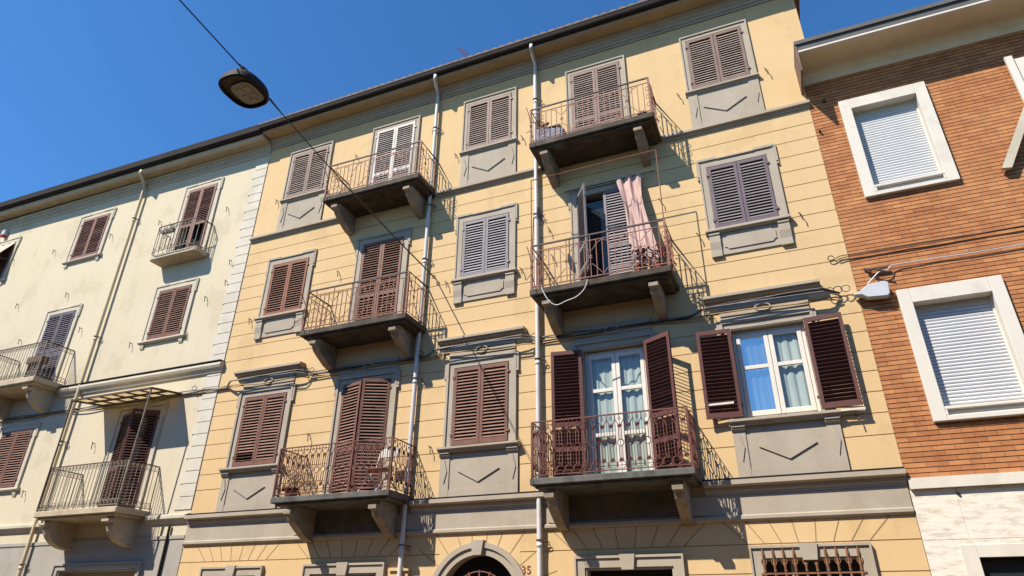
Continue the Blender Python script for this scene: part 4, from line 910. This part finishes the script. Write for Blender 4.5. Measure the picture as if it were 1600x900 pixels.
fl = empty('potted_plant', (-1.9, -.65, 7.5), 'brown leaved plant in a terracotta pot under the pink curtain', 'plant')
pot(fl, -1.95, -.62, 7.50, .12, .2); leafy(fl, -1.93, -.62, 7.7, .18, .40, 90, 'dryleaf', 'foliage', .07)
fl = empty('potted_plant', (-1.62, -.7, 11.13), 'small empty looking red pot in the corner of the top right balcony', 'plant')
pot(fl, -1.60, -.70, 11.13, .10, .11, 'raildk'); leafy(fl, -1.60, -.70, 11.24, .06, .06, 14)
fl = empty('potted_plant', (-9.3, -.6, 3.89), 'red pot at the left end of the lower left ornate balcony', 'plant')
pot(fl, -9.3, -.66, 3.89, .14, .2, 'raildk'); leafy(fl, -9.3, -.62, 4.1, .16, .35, 80, 'leaf')
fl = empty('potted_plant', (-3.0, -.6, 7.5), 'small plant in a brown pot by the open balcony door', 'plant')
pot(fl, -3.02, -.55, 7.50, .11, .17, 'wood'); leafy(fl, -3.02, -.55, 7.68, .1, .25, 50, 'dryleaf')
# covered planter box on the top right balcony
cb = empty('storage_box', (-3.7, -.5, 11.13), 'blue grey striped covered box at the left end of the top right balcony', 'box')
b = MB(); b.plate([(-3.97, 11.13), (-3.35, 11.13), (-3.32, 11.42), (-3.40, 11.47), (-3.95, 11.58), (-3.99, 11.55)], -.74, -.30); b.build('cover', 'bluebox', cb, bevel=.02)
MB().box(-3.96, -3.42, -.72, -.32, 11.55, 11.59).build('lid', 'railtop', cb, bevel=.008)
fl = empty('potted_plant', (-3.85, -.5, 11.59), 'spiky plant standing on the striped box', 'plant'); b = pot(fl, -3.86, -.50, 11.59, .07, .09); leafy(fl, -3.86, -.5, 11.68, .12, .20, 50, sz=.06)
# chair on lower left ornate balcony
ch = empty('folding_chair', (-7.35, -.45, 3.89), 'white tube folding chair with red seat behind the ornate railing', 'chair')
for s in (-1, 1):
    xx = -7.38+s*.2
    MB().tube([(xx-.18, -.65, 3.89), (xx+.05, -.40, 4.40), (xx+.08, -.28, 4.85)], .013, 6).build('leg', 'white', ch)
    MB().tube([(xx+.12, -.20, 3.89), (xx-.12, -.62, 4.42)], .013, 6).build('leg', 'white', ch)
MB().box(-7.60, -7.14, -.66, -.34, 4.33, 4.36).build('seat', 'pot', ch, bevel=.01)
MB().box(-7.52, -7.08, -.32, -.28, 4.62, 4.80).build('backrest', 'white', ch, bevel=.008)
# satellite dish
sd = empty('satellite_dish', (-3.95, -.7, 8.5), 'small grey satellite dish on a thin mast beside the zinc pipe', 'satellite dish')
b = MB(); n = 20; v = [( -3.93-.045, -.70, 9.30)]
for rr, dx in ((.06, -.04), (.12, -.018), (.165, .0)):
    for k in range(n): v.append((-3.93+dx, -.70+rr*.95*math.cos(2*math.pi*k/n), 9.30+rr*1.15*math.sin(2*math.pi*k/n)))
fs = [(0, 1+k, 1+(k+1) % n) for k in range(n)]+[(1+i*n+k, 1+i*n+(k+1) % n, 1+(i+1)*n+(k+1) % n, 1+(i+1)*n+k) for i in range(2) for k in range(n)]
b.add(v, fs); b.build('dish', 'cablegr', sd, smooth=True)
MB().tube([(-4.05, -.80, 8.45), (-4.03, -.78, 9.20), (-3.98, -.70, 9.30)], .010, 6).build('mast', 'iron', sd)
MB().tube([(-3.95, -.70, 9.24), (-3.80, -.70, 9.28)], .008, 5).build('feed_arm', 'iron', sd)
# silver pot on the small bowed balcony
tr_ = empty('flower_box', (-15.4, -.5, 11.8), 'foil wrapped window box on the rail of the small bowed balcony', 'planter'); MB().box(-15.66, -15.2, -.50, -.40, 11.66, 11.80).build('box', 'cablegr', tr_, bevel=.02)
leafy(tr_, -15.3, -.46, 11.80, .12, .1, 40, 'leaf', 'foliage', .04)
wb_ = empty('wooden_box', (-19.4, -.4, 7.6), 'dark wooden box standing behind the bars of the ring bordered balcony', 'box'); MB().box(-19.8, -19.2, -.45, -.2, 8.25, 8.45).box(-19.76, -19.70, -.4, -.3, 7.6, 8.25).box(-19.3, -19.24, -.4, -.3, 7.6, 8.25).build('crate', 'wood', wb_, bevel=.01)

# house number
def text(s, x, z, size, y, mt, **k):
    cu = bpy.data.curves.new('tx', 'FONT'); cu.body = s; cu.size = size; cu.extrude = .004
    o = bpy.data.objects.new('tx', cu); COL.objects.link(o); bpy.context.view_layer.update()
    me = bpy.data.meshes.new_from_object(o.evaluated_get(bpy.context.evaluated_depsgraph_get())); bpy.data.objects.remove(o)
    for v in me.vertices: v.co = (v.co.x, -v.co.z, v.co.y)
    me.materials.clear(); me.materials.append(MT[mt]); ob = bpy.data.objects.new(k.pop('name'), me); COL.objects.link(ob); ob.location = (x, y, z); return props(ob, **k)
text('35', -4.60, 2.47, .19, -.006, 'number', name='house_number', label='dark red house number 35 painted beside the entrance arch', cat='house number')

# TV aerial on the yellow roof
an = empty('antenna', (-7.2, 2.0, 15.4), 'small rooftop television aerial above the yellow eaves', 'antenna')
MB().tube([(-7.15, 2.0, 15.3), (-7.15, 2.0, 17.85)], .018, 6).build('mast', 'iron', an)
b = MB(); b.tube([(-7.5, 1.9, 18.2), (-7.12, 2.05, 17.6)], .014, 5)
for k in range(6):
    t = k/5; x, z = -7.5+.38*t, 18.2-.6*t; b.tube([(x-.1, 1.8, z-.08), (x+.1, 2.1, z+.08)], .009, 4)
b.build('boom', 'rail', an)
